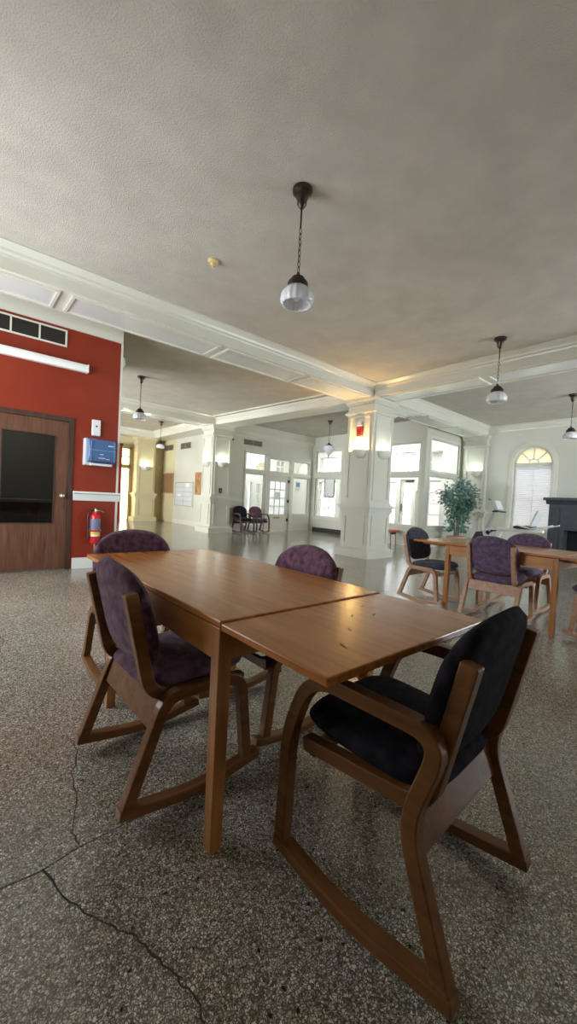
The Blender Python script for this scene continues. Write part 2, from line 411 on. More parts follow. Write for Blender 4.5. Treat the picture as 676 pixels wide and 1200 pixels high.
def on_floor(x, y):
    d = _cm @ Vector(((x-338)/459.74, (600-y)/459.74, -1)); t = -1.1/d.z; return (d.x*t, d.y*t)
for nm, pts, w, j, n in CRACKS: crack(nm, [on_floor(*p) for p in pts], w, j, n)

# outer shell
RY_ = 6.045
mb = MB(); wall(mb, 'x', XE, XE+.2, -3.2, 16.6, 0, CZ, [(3.30, 4.24, .66, 2.92, 1), (6.36, 6.85, .5, 2.0), (7.06, 7.24, .5, 1.65), (7.30, 7.86, .05, 2.05), (8.02, 8.40, .4, 1.95), (6.36, 6.82, 2.25, 2.97), (7.36, 8.16, 2.27, 2.99), (10.87, 11.86, .5, 1.97), (10.87, 11.84, 2.3, 2.98), (12.27, 13.27, 2.37, 2.91, 1)])
struct(mb.build('wall_right', 'wall'))
mb = MB(); wall(mb, 'y', 13.5, 13.7, 6.85, XE, 0, CZ, [(9.40, 9.62, .6, 1.8), (9.78, 10.02, .5, 1.75), (10.20, 10.42, .4, 2.12), (10.62, 11.55, .5, 2.0), (9.70, 10.46, 2.30, 2.72, 1), (10.85, 11.35, 2.32, 2.85)])
struct(mb.build('wall_entry_outer', 'wall'))
mb = MB(); wall(mb, 'x', -1.3, -1.1, -3.2, RY_, 0, CZ, [(2.8, 5.8, .7, 2.8)]); struct(mb.build('wall_left', 'wall'))
mb = MB(); wall(mb, 'x', -3.2, -3.0, 6.0, 16.6, 0, CZ, [(7.4, 12.6, .9, 2.9)]); struct(mb.build('wall_hall_left', 'wall'))
mb = MB(); wall(mb, 'y', -3.2, -3.0, -3.0, XE, 0, CZ, [(6.6, 11.4, .7, 2.9)]); struct(mb.build('wall_front', 'wall'))
window(36, 'y', -3.1, 6.6, 11.4, .7, 2.9, 6, 3)  # unseen window added to let in the front daylight
mb = MB(); wall(mb, 'y', 16.0, 16.2, -3.0, 6.9, 0, CZ, [(4.97, 5.40, 0, 2.9)])
struct(mb.build('wall_back', 'tan'))
window(1, 'x', -1.2, 2.8, 5.8, .7, 2.8, 4, 3)
window(2, 'x', -3.08, 7.4, 12.6, .9, 2.9, 6, 2)  # unseen window added for the hall daylight

# red partition with its door opening
RY = 6.045; RX = 1.85
mb = MB(); wall(mb, 'y', RY, RY+.16, -3.0, RX, 0, 3.257, [(.28, 1.262, 0, 2.06)])
struct(mb.build('wall_red', 'red'))
struct(MB().box((-3.0, RY-.025, 3.257), (RX+.02, RY+.18, CZ)).build('trim_1', 'trim'))
struct(MB().box((RX, RY-.004, .15), (RX+.03, RY+.17, 3.257)).build('trim_2', 'trim'))       # painted corner guard
mb = MB(); mb.prism([(RY, .955), (RY-.02, .955), (RY-.03, .99), (RY-.045, 1.045), (RY-.075, 1.06), (RY-.075, 1.082), (RY, 1.082)], 1.285, 1.9, 'x')
struct(mb.build('trim_3', 'white'))
mb = MB().box((1.30, RY-.02, 0), (1.86, RY, .152)).box((-3, RY-.02, 0), (.20, RY, .152)); struct(mb.build('baseboard_red_wall', 'white'))
# dim room behind the door
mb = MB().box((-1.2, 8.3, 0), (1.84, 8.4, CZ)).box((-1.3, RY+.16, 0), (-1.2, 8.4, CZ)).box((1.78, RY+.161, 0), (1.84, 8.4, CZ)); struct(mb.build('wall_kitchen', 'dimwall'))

def make_door1():
    r = struct(empty('door_1', (.75, RY, 0))); inv = Matrix.Translation((-.75, -RY, 0))
    f = MB(); f.T = inv; f.box((.28, RY-.015, 0), (.325, RY+.16, 2.06)).box((1.222, RY-.015, 0), (1.272, RY+.16, 2.06)).box((.28, RY-.016, 2.015), (1.272, RY+.16, 2.075))
    f.build('door_frame', 'walnut_dark', r)
    s = MB(); s.T = inv; wall(s, 'y', RY+.01, RY+.055, .327, 1.22, .02, 2.012, [(.465, 1.065, .625, 1.815)]); s.build('door_panel', 'walnut', r)
    b = MB(); b.T = inv; frame(b, 'y', RY+.004, RY+.06, .465, 1.065, .625, 1.815, .014); b.build('glazing_bead', 'walnut_dark', r)
    g = MB(); g.T = inv; g.box((.479, RY+.03, .639), (1.051, RY+.036, 1.801)); g.build('pane', 'darkglass', r)
    k = MB(); k.T = inv @ Matrix.Translation((1.155, RY+.01, 1.01)) @ Matrix.Rotation(PI/2, 4, 'X')
    k.lathe([(0, 0), (.03, 0), (.032, .006), (.014, .012), (.012, .035), (.026, .045), (.03, .058), (.022, .072), (0, .074)], n=20)
    k.build('door_knob', 'chrome', r, smooth=1)
make_door1()
# kitchen counter and shelf seen dimly through the glass
t = thing('kitchen_counter', 'dim kitchen counter seen through the glass of the walnut door', 'counter', (.95, 7.9, 0))
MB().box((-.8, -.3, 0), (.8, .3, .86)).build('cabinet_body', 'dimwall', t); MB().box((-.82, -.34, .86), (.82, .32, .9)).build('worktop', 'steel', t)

l = bpy.data.lights.new('kitchen_fill_light', 'POINT'); l.energy = 45; l.shadow_soft_size = .1; lo = bpy.data.objects.new('kitchen_fill_light', l); lo.location = (.2, 7.0, 3.2); C.objects.link(lo)  # added fill so the counter shows, no known lamp there
# beams: soffit box with crown mouldings
def beam(idx, axis, a0, a1, u0, u1, sides=(1, 1), zb=BZ):
    mb = MB()
    f = (lambda p: p)
    mb2 = mb.box((u0, a0, zb), (u1, a1, CZ)) if axis == 'x' else mb.box((a0, u0, zb), (a1, u1, CZ))
    prof = [(0, CZ-.125), (.012, CZ-.125), (.018, CZ-.10), (.045, CZ-.085), (.055, CZ-.06), (.095, CZ-.028), (.105, CZ-.02), (.125, CZ-.018), (.125, CZ), (0, CZ)]
    ax = 'x' if axis == 'x' else 'y'
    if sides[0]: mb.prism([(a0-p, z) for p, z in prof], u0, u1, ax)
    if sides[1]: mb.prism([(a1+p, z) for p, z in prof], u0, u1, ax)
    return struct(mb.build('trim_%d' % idx, 'trim'))
def soffit(idx, axis, a0, a1, us, zb=BZ):
    """raised border mouldings that panel a beam's underside"""
    mb = MB(); w, h = .032, .022
    B = (lambda u0, u1, b0, b1: mb.box((u0, b0, zb-h), (u1, b1, zb))) if axis == 'x' else (lambda u0, u1, b0, b1: mb.box((b0, u0, zb-h), (b1, u1, zb)))
    for u0, u1 in zip(us, us[1:]):
        u0 += .06; u1 -= .06
        B(u0, u1, a0+.05, a0+.05+w); B(u0, u1, a1-.05-w, a1-.05); B(u0, u0+w, a0+.05+w, a1-.05-w); B(u1-w, u1, a0+.05+w, a1-.05-w)
    struct(mb.build('trim_%d' % idx, 'trim'))
    mb = MB()
    for u0, u1 in zip(us, us[1:]):
        u0 += .06+w; u1 -= .06+w
        (mb.box((u0, a0+.05+w, zb-.003), (u1, a1-.05-w, zb)) if axis == 'x' else mb.box((a0+.05+w, u0, zb-.003), (a1-.05-w, u1, zb)))
    struct(mb.build('trim_%d' % (idx+1), 'panel'))
beam(4, 'x', 5.03, 5.66, -3.0, 6.5); soffit(5, 'x', 5.03, 5.66, [-3, -1.1, .95, 3.0, 4.7, 6.4])
beam(7, 'x', 5.0, 5.63, 7.08, XE); soffit(8, 'x', 5.0, 5.63, [7.15, 8.6, 10.1, 11.7])
beam(10, 'y', 6.5, 7.1, -3.0, 5.02); soffit(11, 'y', 6.5, 7.1, [-3, -.6, 1.0, 2.9, 4.9])
beam(13, 'x', 10.62, 11.25, -3.0, 6.1); soffit(14, 'x', 10.62, 11.25, [-3, -1, 1.2, 3.4, 5.9])
beam(16, 'y', 6.1, 6.72, 11.3, 16.0)
# beam between the two columns (runs slightly askew, as the columns stand)
mb = MB()
mb.prism([(6.5, 5.63), (7.1, 5.63), (6.68, 10.7), (6.08, 10.7)], BZ, CZ, 'z')
for s0, s1, sg in (((6.5, 5.63), (6.08, 10.7), -1), ((7.1, 5.63), (6.68, 10.7), 1)):
    for o_, z0, z1 in ((.03, CZ-.12, CZ-.09), (.06, CZ-.09, CZ-.05), (.12, CZ-.03, CZ)):
        mb.prism([s0, (s0[0]+sg*o_, s0[1]), (s1[0]+sg*o_, s1[1]), s1], z0, z1, 'z')
struct(mb.build('trim_17', 'trim'))
beam(18, 'x', 15.35, 16.0, -3.0, 6.1, (1, 0))

# crown along the end walls
prof = [(0, CZ-.17), (.015, CZ-.17), (.02, CZ-.14), (.06, CZ-.10), (.09, CZ-.045), (.12, CZ-.03), (.12, CZ), (0, CZ)]
mb = MB(); mb.prism([(XE-p, z) for p, z in prof], -3.0, 5.0, 'y')
struct(mb.build('trim_19', 'trim'))

# entry storefront wall  y = 10.87
EY = 10.87
mb = MB(); wall(mb, 'y', EY, EY+.12, 6.7, 10.62, 0, CZ, [(7.42, 8.28, .18, 1.98), (7.42, 8.28, 2.09, 2.66), (8.42, 9.40, 0, 1.98), (8.42, 9.40, 2.09, 2.56), (9.52, 10.34, .60, 1.98), (9.52, 10.34, 2.09, 2.56)])
struct(mb.build('wall_entry', 'wall'))
mb = MB(); mb.prism([(EY-p, z-.22) for p, z in prof], 6.75, 10.5, 'x'); mb.box((6.75, EY-.10, 3.33), (10.5, EY, CZ)); struct(mb.build('trim_20', 'trim'))
mb = MB()
for u0, u1 in ((8.28, 8.42), (9.40, 9.52)): mb.box((u0, EY-.05, 0), (u1, EY+.0, 2.62))
mb.box((7.36, EY-.04, 1.98), (10.40, EY, 2.09)).box((7.36, EY-.04, 2.66), (8.28, EY, 2.72)).box((8.42, EY-.04, 2.56), (10.4, EY, 2.62)).box((7.36, EY-.035, .12), (7.42, EY, 2.66)).box((10.34, EY-.035, 0), (10.40, EY, 2.56))
struct(mb.build('trim_21', 'trim'))
struct(MB().box((6.75, EY-.03, 1.0), (7.36, EY, 1.09)).build('trim_22', 'trim'))
window(3, 'y', EY+.06, 7.42, 8.28, .18, 1.98, 1, 1, w=.05); window(4, 'y', EY+.06, 7.42, 8.28, 2.09, 2.66, 1, 1, w=.02)
window(5, 'y', EY+.06, 8.42, 9.40, 2.09, 2.56, 1, 1, w=.03); window(6, 'y', EY+.06, 9.52, 10.34, .60, 1.98, 1, 1, w=.035); window(7, 'y', EY+.06, 9.52, 10.34, 2.09, 2.56, 1, 1, w=.03)
def make_door2():
    r = struct(empty('door_2', (8.91, EY, 0))); inv = Matrix.Translation((-8.91, -EY, 0))
    s = MB(); s.T = inv; wall(s, 'y', EY+.03, EY+.08, 8.43, 9.39, .015, 1.97, [(8.52, 9.24, .60, 1.78)]); s.build('door_panel', 'trim', r)
    g = MB(); g.T = inv
    for i in (1, 2): u = 8.52+.72*i/3; g.box((u-.012, EY+.04, .6), (u+.012, EY+.07, 1.78))
    for j in (1, 2, 3): z = .6+1.18*j/4; g.box((8.52, EY+.042, z-.012), (9.24, EY+.068, z+.012))
    g.build('muntin', 'trim', r)
    p = MB(); p.T = inv; p.box((8.52, EY+.05, .6), (9.24, EY+.056, 1.78)); p.build('pane', 'frost', r)
    for z in (1.80, 1.08, .40):
        h = MB(); h.T = inv; h.box((9.33, EY+.0, z-.05), (9.42, EY+.03, z+.05)); h.build('hinge', 'black', r)
    m = MB(); m.T = inv; m.box((8.72, EY+.02, .45), (9.0, EY+.03, .50)); m.build('mail_slot', 'brass', r)
    n = MB(); n.T = inv; n.box((8.78, EY+.035, 1.12), (8.97, EY+.038, 1.40)); n.build('notice_sheet', 'paper', r)
make_door2()
# outer windows of the entry vestibule
k = 8
for a in ((9.40, 9.62, .6, 1.8, 1, 3), (9.78, 10.02, .5, 1.75, 1, 3), (10.20, 10.42, .4, 2.12, 1, 1), (10.62, 11.55, .5, 2.0, 3, 4), (10.85, 11.35, 2.32, 2.85, 2, 2)):
    window(k, 'y', 13.55, *a, w=.025, mun=.03); k += 1
def fan(idx, axis, p, u0, u1, z0, ztop, pane='amberglass', d=.06, face=-1, trim=.0, hub=True):
    cu, r = (u0+u1)/2, (u1-u0)/2; zs_ = ztop-r
    root = struct(empty('window_%d' % idx, (p, cu, z0) if axis == 'x' else (cu, p, z0))); inv = Matrix.Translation(-root.location)
    f = MB(); f.T = inv; w = .05
    arc = [(cu+r*math.cos(PI*i/24), zs_+r*math.sin(PI*i/24)) for i in range(25)]
    arc2 = [(cu+(r-w)*math.cos(PI*i/24), zs_+(r-w)*math.sin(PI*i/24)) for i in range(25)]
    for i in range(24): f.prism([arc[i], arc[i+1], arc2[i+1], arc2[i]], p-d/2, p+d/2, axis)
    f.prism([(u0, zs_-.04), (u1, zs_-.04), (u1, zs_+.02), (u0, zs_+.02)], p-d/2, p+d/2, axis); f.build('window_frame', 'trim', root)
    g = MB(); g.T = inv; rh = r*.27
    for i in range(1, 4):
        a = PI*i/4; c_, s_ = math.cos(a), math.sin(a); tx, tz = -s_*.011, c_*.011
        g.prism([(cu+rh*c_+tx, zs_+rh*s_+tz), (cu+rh*c_-tx, zs_+rh*s_-tz), (cu+(r-w)*c_-tx, zs_+(r-w)*s_-tz), (cu+(r-w)*c_+tx, zs_+(r-w)*s_+tz)], p-d/4, p+d/4, axis)
    for i in range(12):
        a, b = PI*i/12, PI*(i+1)/12
        g.prism([(cu+q*math.cos(t), zs_+q*math.sin(t)) for q, t in ((rh-.011, a), (rh+.011, a), (rh+.011, b), (rh-.011, b))], p-d/4, p+d/4, axis)
    g.build('muntin', 'trim', root)
    q = MB(); q.T = inv; q.prism(list(arc2), p-.003, p+.003, axis); q.build('pane', pane, root)
    return root
fan(20, 'y', 13.55, 9.70, 10.46, 2.30, 2.72); fan(21, 'x', XE+.08, 12.27, 13.27, 2.37, 2.91)

# glazed vestibule walls
GA, GB = 10.5, 9.85
mb = MB(); wall(mb, 'x', GA, GA+.12, 7.8, EY, 0, CZ, [(9.38, 10.65, .55, 2.02), (9.38, 10.65, 2.19, 3.02)]); struct(mb.build('wall_vestibule_left', 'wall'))
struct(MB().box((GB, 7.7, 0), (GA+.12, 7.82, CZ)).build('wall_vestibule_step', 'wall'))
mb = MB(); wall(mb, 'x', GB, GB+.12, 5.87, 7.7, 0, CZ, [(5.93, 7.0, .57, 1.97), (5.93, 7.0, 2.09, 2.92)]); struct(mb.build('wall_vestibule_middle', 'wall'))
mb = MB(); wall(mb, 'y', 5.75, 5.87, GB, XE, 0, CZ, [(10.1, 11.72, .57, 2.02), (10.1, 11.72, 2.15, 3.05)]); struct(mb.build('wall_vestibule_right', 'wall'))
window(22, 'x', GA+.05, 9.38, 10.65, .55, 2.02, 1, 1, casing=.07); window(23, 'x', GA+.05, 9.38, 10.65, 2.19, 3.02, 1, 1, casing=.07)
window(24, 'x', GB+.05, 5.93, 7.0, .57, 1.97, 1, 1, w=.03, casing=.055); window(25, 'x', GB+.05, 5.93, 7.0, 2.09, 2.92, 1, 1, w=.03, casing=.055)
window(26, 'y', 5.80, 10.1, 11.72, .57, 2.02, 1, 1, w=.03, casing=.07); window(27, 'y', 5.80, 10.1, 11.72, 2.15, 3.05, 1, 1, w=.03, casing=.07)
struct(MB().box((GB-.02, 5.68, .0), (GB+.12, 5.77, .12)).box((GB, 5.70, .0), (XE, 5.75, .12)).box((GB-.03, 5.7, 0), (GB, 7.8, .12)).build('baseboard_vestibule', 'trim'))
# outer windows of the right vestibule
window(28, 'x', XE+.08, 6.36, 6.85, .5, 2.0, 1, 4, w=.03, mun=.035); window(29, 'x', XE+.08, 8.02, 8.40, .4, 1.95, 1, 4, w=.03, mun=.035)
window(30, 'x', XE+.08, 6.36, 6.82, 2.25, 2.97, 1, 2, w=.03, mun=.035); window(31, 'x', XE+.08, 7.36, 8.16, 2.27, 2.99, 3, 2, w=.03, mun=.035)
window(32, 'x', XE+.08, 10.87, 11.86, .5, 1.97, 3, 4, w=.03, mun=.035); window(33, 'x', XE+.08, 10.87, 11.84, 2.3, 2.98, 2, 2, w=.03, mun=.035)
window(37, 'x', XE+.08, 7.06, 7.24, .5, 1.65, 1, 3, w=.02, mun=.03)
def make_door3():
    r = struct(empty('door_3', (XE, 7.58, 0))); inv = Matrix.Translation((-XE, -7.58, 0))
    s = MB(); s.T = inv; wall(s, 'x', XE+.06, XE+.11, 7.31, 7.85, .06, 2.04, [(7.40, 7.76, .5, 1.93)]); s.build('door_panel', 'trim', r)
    g = MB(); g.T = inv
    for j in (1, 2, 3): z = .5+1.43*j/4; g.box((XE+.07, 7.40, z-.017), (XE+.10, 7.76, z+.017))
    g.build('muntin', 'trim', r)
    p = MB(); p.T = inv; p.box((XE+.08, 7.40, .5), (XE+.086, 7.76, 1.93)); p.build('pane', 'glass', r)
    h = MB(); h.T = inv; h.box((XE+.03, 7.79, .95), (XE+.06, 7.82, 1.2)); h.build('door_handle', 'black', r)
    c = MB(); c.T = inv; c.box((XE+.0, 7.38, 1.96), (XE+.06, 7.66, 2.02)); c.build('door_closer', 'black', r)
make_door3()

# arched window in the right wall
AX = XE
fan(34, 'x', AX+.05, 3.30, 4.24, 2.4, 2.92)
mb = MB(); cu, r0, zs_ = 3.77, .47, 2.45
for a_, b_, p_ in ((r0, r0+.05, .035), (r0+.05, r0+.115, .02)):
    for i in range(24):
        t0, t1 = PI*i/24, PI*(i+1)/24
        mb.prism([(cu+q*math.cos(t), zs_+q*math.sin(t)) for q, t in ((a_, t0), (b_, t0), (b_, t1), (a_, t1))], AX-p_, AX, 'x')
    for sg in (-1, 1): mb.box((AX-p_, cu+sg*a_, .66), (AX, cu+sg*b_, zs_))
mb.box((AX-.06, cu-.62, .60), (AX+.0, cu+.62, .66)); struct(mb.build('trim_23', 'trim'))
window(35, 'x', AX+.09, 3.30, 4.24, .66, 2.41, 2, 2, w=.05)
t = thing('window_blind', 'white horizontal slat blind lowered in the arched window', 'blind', (AX+.02, cu, 2.33))
MB().box((-.02, -.44, -.03), (.02, .44, .02)).build('headrail', 'blind', t)
mb = MB(); nsl = 40
for i in range(nsl):
    z = -.05-i*(1.58/nsl); mb.prism([(-.012, z+.013), (-.0105, z+.014), (.012, z-.011), (.0105, z-.012)], -.43, .43, 'y')
mb.build('slats', 'blind', t); MB().box((-.014, -.44, -1.655), (.014, .44, -1.63)).build('bottom_rail', 'blind', t)

# far hall: wall with the mailboxes, tan pieces, pilaster, yellow door
HX = 6.73
struct(MB().box((HX, EY+.12, 0), (HX+.12, 14.78, CZ)).build('wall_mailboxes', 'wall'))
struct(MB().box((HX, 14.78, 0), (HX+.12, 16.2, CZ)).build('wall_hall_end', 'tan'))
struct(MB().box((HX-.025, 11.3, 0), (HX, 14.78, .16)).build('baseboard_mailboxes', 'trim'))
struct(MB().box((HX-.025, 11.3, 1.0), (HX, 12.55, 1.08)).build('trim_24', 'trim'))
struct(MB().box((HX-.03, 14.8, 1.0), (HX, 16.0, 1.08)).box((HX-.02, 14.8, 2.0), (HX, 16.0, 2.06)).build('trim_25', 'tan'))
struct(MB().box((4.62, 15.5, 0), (4.93, 16.0, 2.85)).build('wall_hall_red', 'red'))
struct(MB().box((4.60, 15.48, 2.85), (4.95, 16.0, 2.95)).build('trim_26', 'walnut_dark'))
def make_door4():
    r = struct(empty('door_4', (5.2, 16.05, 0))); inv = Matrix.Translation((-5.2, -16.05, 0))
    f = MB(); f.T = inv; f.box((4.93, 15.97, 0), (4.99, 16.1, 2.92)).box((5.36, 15.97, 0), (5.42, 16.1, 2.92)).box((4.93, 15.97, 2.05), (5.42, 16.1, 2.2)).box((4.93, 15.97, 2.82), (5.42, 16.1, 2.92)).box((4.99, 16.0, 2.49), (5.36, 16.08, 2.53)); f.build('door_frame', 'tan', r)
    p = MB(); p.T = inv; p.box((4.99, 16.05, .02), (5.36, 16.06, 2.05)); p.build('door_panel', 'yellowglass', r)
    q = MB(); q.T = inv; q.box((4.99, 16.05, 2.2), (5.36, 16.06, 2.82)); q.build('transom_pane', 'yellowglass', r)
    k = MB(); k.T = inv @ Matrix.Translation((5.03, 16.05, 1.0)) @ Matrix.Rotation(PI/2, 4, 'X'); k.lathe([(.012, 0), (.012, .05), (.03, .06), (.03, .08), (0, .085)], n=14); k.build('door_knob', 'brass', r, smooth=1)
make_door4()
area('daylight_hall_door', (5.2, 16.7, 1.6), (0, -1, 0), .9, 2.8, 30, (1, .97, .82))

# ------------------------------------------------------------------ columns
def panel_frame(mb, axis, face, out, u0, u1, z0, z1, w=.03, d=.02):
    p0, p1 = (face, face+out*d)
    frame(mb, axis, min(p0, p1), max(p0, p1), u0, u1, z0, z1, w)
def column(cx, cy, w, label, cat='column', name='column', depth=None, group=None, m='wall', faces=('x-', 'x+', 'y-', 'y+')):
    d = depth or w; hx, hy = d/2, w/2
    if depth is None: hx = hy = w/2
    t = thing(name, label, cat, (cx, cy, 0), 0, group)
    def ring(e, z0, z1, mb): mb.box((-hx-e, -hy-e, z0), (hx+e, hy+e, z1))
    mb = MB(); ring(0, .9, 3.28, mb); mb.build('shaft', m, t)
    mb = MB(); ring(.10, 0, .15, mb)
    mb.loft([[(-hx-.10, -hy-.10, .15), (hx+.10, -hy-.10, .15), (hx+.10, hy+.10, .15), (-hx-.10, hy+.10, .15)], [(-hx-.035, -hy-.035, .19), (hx+.035, -hy-.035, .19), (hx+.035, hy+.035, .19), (-hx-.035, hy+.035, .19)]]); mb.build('plinth', m, t)
    mb = MB(); ring(.02, .15, .95, mb); mb.build('pedestal', m, t)
    mb = MB()
    for e, a, b in ((.035, .915, .95), (.055, .95, 1.04), (.10, 1.04, 1.085), (.06, 1.085, 1.11), (.03, 1.11, 1.14)): ring(e, a, b, mb)
    mb.build('chair_rail', m, t)
    mb = MB()
    for e, a, b in ((.025, 2.975, 3.0), (.05, 3.0, 3.035), (.02, 3.035, 3.06)): ring(e, a, b, mb)
    mb.build('neck_moulding', m, t)
    mb = MB(); rr = [(.0, 3.17), (.02, 3.18), (.03, 3.21), (.055, 3.24), (.06, 3.27), (.06, BZ)]
    mb.loft([[(-hx-e, -hy-e, z), (hx+e, -hy-e, z), (hx+e, hy+e, z), (-hx-e, hy+e, z)] for e, z in rr]); mb.build('capital', m, t)
    mb = MB()
    for f in faces:
        ax, sg = f[0], (-1 if f[1] == '-' else 1)
        hh = hy if ax == 'x' else hx; fc = (hx if ax == 'x' else hy)*sg
        panel_frame(mb, ax, fc, sg, -hh+.07, hh-.07, 1.2, 2.94)
        panel_frame(mb, ax, fc+sg*.02, sg, -hh+.07, hh-.07, .27, .88)
    mb.build('panel_moulding', m, t)
    return t
column(6.80, 5.315, .68, 'square cream panelled column in the middle of the room, lit orange on one side')
column(6.38, 10.97, .66, 'square cream panelled column beside the mailboxes and two waiting chairs')
column(XE-.06, 5.28, .66, 'cream panelled pilaster between the potted tree and the arched window', 'pilaster', 'pilaster', depth=.12, faces=('x-',))
tt = column(0, 0, .72, 'tan panelled pilaster at the back of the far hall', 'pilaster', 'pilaster', depth=.5, m='tan', faces=('x-',)); tt.location = (5.86, 15.75, 0); tt.rotation_euler = (0, 0, PI/2)

# ------------------------------------------------------------------ wall sconces
def sconce(loc, rz, label, col, power, r=.18):
    """half bowl on a wall; local -x is the outward side"""
    t = thing('wall_sconce', label, 'wall lamp', loc, rz, 'half bowl wall sconces')
    mb = MB(); prof = [(.03, -.165), (.06, -.16), (.10, -.14), (.145, -.09), (.172, -.035), (.18, 0), (.172, .0), (.16, -.04), (.13, -.085), (.08, -.13), (.01, -.14)]
    mb.lathe([(q*r/.18, z) for q, z in prof], n=20, a0=PI/2, a1=PI*1.5); mb.build('bowl', 'plaster', t, smooth=1)
    MB().box((-.012, -.05, -.16), (0, .05, -.02)).build('back_plate', 'plaster', t)
    b = MB(); b.lathe([(0, -.03), (.018, -.025), (.028, 0), (.02, .02), (0, .028)], c=(-.085, 0, -.055), n=12); b.build('bulb', 'opal', t, smooth=1)
    l = bpy.data.lights.new('sconce_light', 'POINT'); l.energy = power; l.color = col; l.shadow_soft_size = .03
    o = bpy.data.objects.new('sconce_light', l); o.location = (-.085, 0, .01); C.objects.link(o); o.parent = t
    return t
COOL = (.88, 1, .86); WARM = (1, .60, .20)
sconce((6.46, 5.26, 2.23), 0, 'half bowl sconce glowing orange on the middle column', WARM, 24)
sconce((6.82, 4.975, 2.23), PI/2, 'half bowl sconce glowing greenish white on the right face of the middle column', COOL, 2.2)
sconce((6.05, 10.94, 2.19), 0, 'half bowl sconce on the left face of the column by the mailboxes', COOL, 4)
sconce((6.38, 10.64, 2.19), PI/2, 'half bowl sconce above the dark switch on the column by the waiting chairs', COOL, 4)
sconce((XE-.12, 5.24, 2.27), 0, 'half bowl sconce on the pilaster right of the potted tree', COOL, 1.8)
sconce((5.83, 15.5, 2.16), PI/2, 'half bowl sconce on the tan pilaster in the far hall', COOL, 3.5)

# ------------------------------------------------------------------ pendants
def make_pendant(label):
    t = thing('pendant_lamp', label, 'ceiling lamp', (0, 0, CZ), 0)
    mb = MB(); mb.lathe([(0, 0), (.078, 0), (.08, -.012), (.076, -.03), (.055, -.045), (.045, -.05), (.045, -.075), (.038, -.085), (.038, -.115), (.022, -.14), (.012, -.15), (0, -.15)], n=24); mb.build('canopy', 'bronze', t, smooth=.7)
    MB().cyl((0, 0, -.145), (0, 0, -.30), .007).build('rod', 'bronze', t)
    mb = MB(); z = -.305
    for i in range(8):
        ax = (1, 0, 0) if i % 2 else (0, 1, 0)
        # elongated link
        pts = []
        for k in range(13):
            a = 2*PI*k/12; u, v = .011*math.cos(a), .026*math.sin(a)
            pts.append((0, u, z-.016+v) if i % 2 else (u, 0, z-.016+v))
        mb.tube(pts, .0032, 5); z -= .043
    mb.build('chain', 'bronze', t, smooth=1)
    zf = -.645
    mb = MB(); mb.lathe([(0, 0), (.012, 0), (.014, -.02), (.03, -.028), (.05, -.04), (.056, -.06), (.075, -.072), (.082, -.085), (.082, -.115), (.07, -.125), (0, -.12)], c=(0, 0, zf), n=24); mb.build('fitter', 'bronze', t, smooth=.7)
    mb = MB(); prof = [(.072, -.115), (.085, -.125), (.112, -.15), (.128, -.18), (.132, -.205), (.128, -.232), (.116, -.248), (.11, -.252), (.108, -.247), (.121, -.228), (.125, -.205), (.121, -.18), (.105, -.153), (.07, -.125)]
    mb.lathe(prof, c=(0, 0, zf), n=96, flute=.022, nf=16); mb.build('glass_shade', 'opal', t, smooth=3.1)
    b = MB(); b.lathe([(0, -.11), (.02, -.12), (.032, -.16), (.036, -.19), (.02, -.218), (0, -.224)], c=(0, 0, zf), n=14); b.build('bulb', 'opal', t, smooth=1)
    return t
PG = 'schoolhouse pendants on chains'
p0 = make_pendant('bronze pendant with ribbed white glass shade hanging nearest, above the table'); p0.location = (2.05, 2.40, CZ); p0['group'] = PG
dup(p0, (5.84, 2.37, CZ), .3, 'pendant with ribbed glass shade in front of the ceiling beam right of the middle column', PG)
dup(p0, (9.5, 2.37, CZ), .1, 'pendant with ribbed glass shade cut by the right edge, near the arched window', PG)
dup(p0, (3.0, 8.41, CZ), .5, 'pendant with ribbed glass shade just right of the red wall', PG)
dup(p0, (5.36, 12.98, CZ), .2, 'small distant pendant left of the column by the mailboxes', PG)
t = thing('pendant_lamp', 'pendant with pointed teardrop white shade left of the middle column', 'ceiling lamp', (8.54, 8.18, CZ), 0, PG)
mb = MB(); mb.lathe([(0, 0), (.078, 0), (.08, -.012), (.07, -.03), (.045, -.05), (.04, -.09), (.02, -.12), (0, -.12)], n=20); mb.build('canopy', 'bronze', t, smooth=.7)
MB().cyl((0, 0, -.11), (0, 0, -.68), .007).build('rod', 'bronze', t)
mb = MB(); mb.lathe([(0, -.66), (.02, -.665), (.05, -.70), (.10, -.72), (.105, -.735), (0, -.735)], n=20); mb.build('fitter', 'bronze', t, smooth=.7)
mb = MB(); mb.lathe([(.09, -.735), (.15, -.76), (.165, -.80), (.15, -.86), (.10, -.94), (.05, -1.0), (.015, -1.03), (0, -1.03)], n=24); mb.build('glass_shade', 'opal', t, smooth=3.1)
mb = MB(); mb.lathe([(0, -1.02), (.012, -1.03), (.02, -1.05), (.008, -1.075), (.012, -1.10), (0, -1.12)], n=12); mb.build('finial', 'bronze', t, smooth=1)

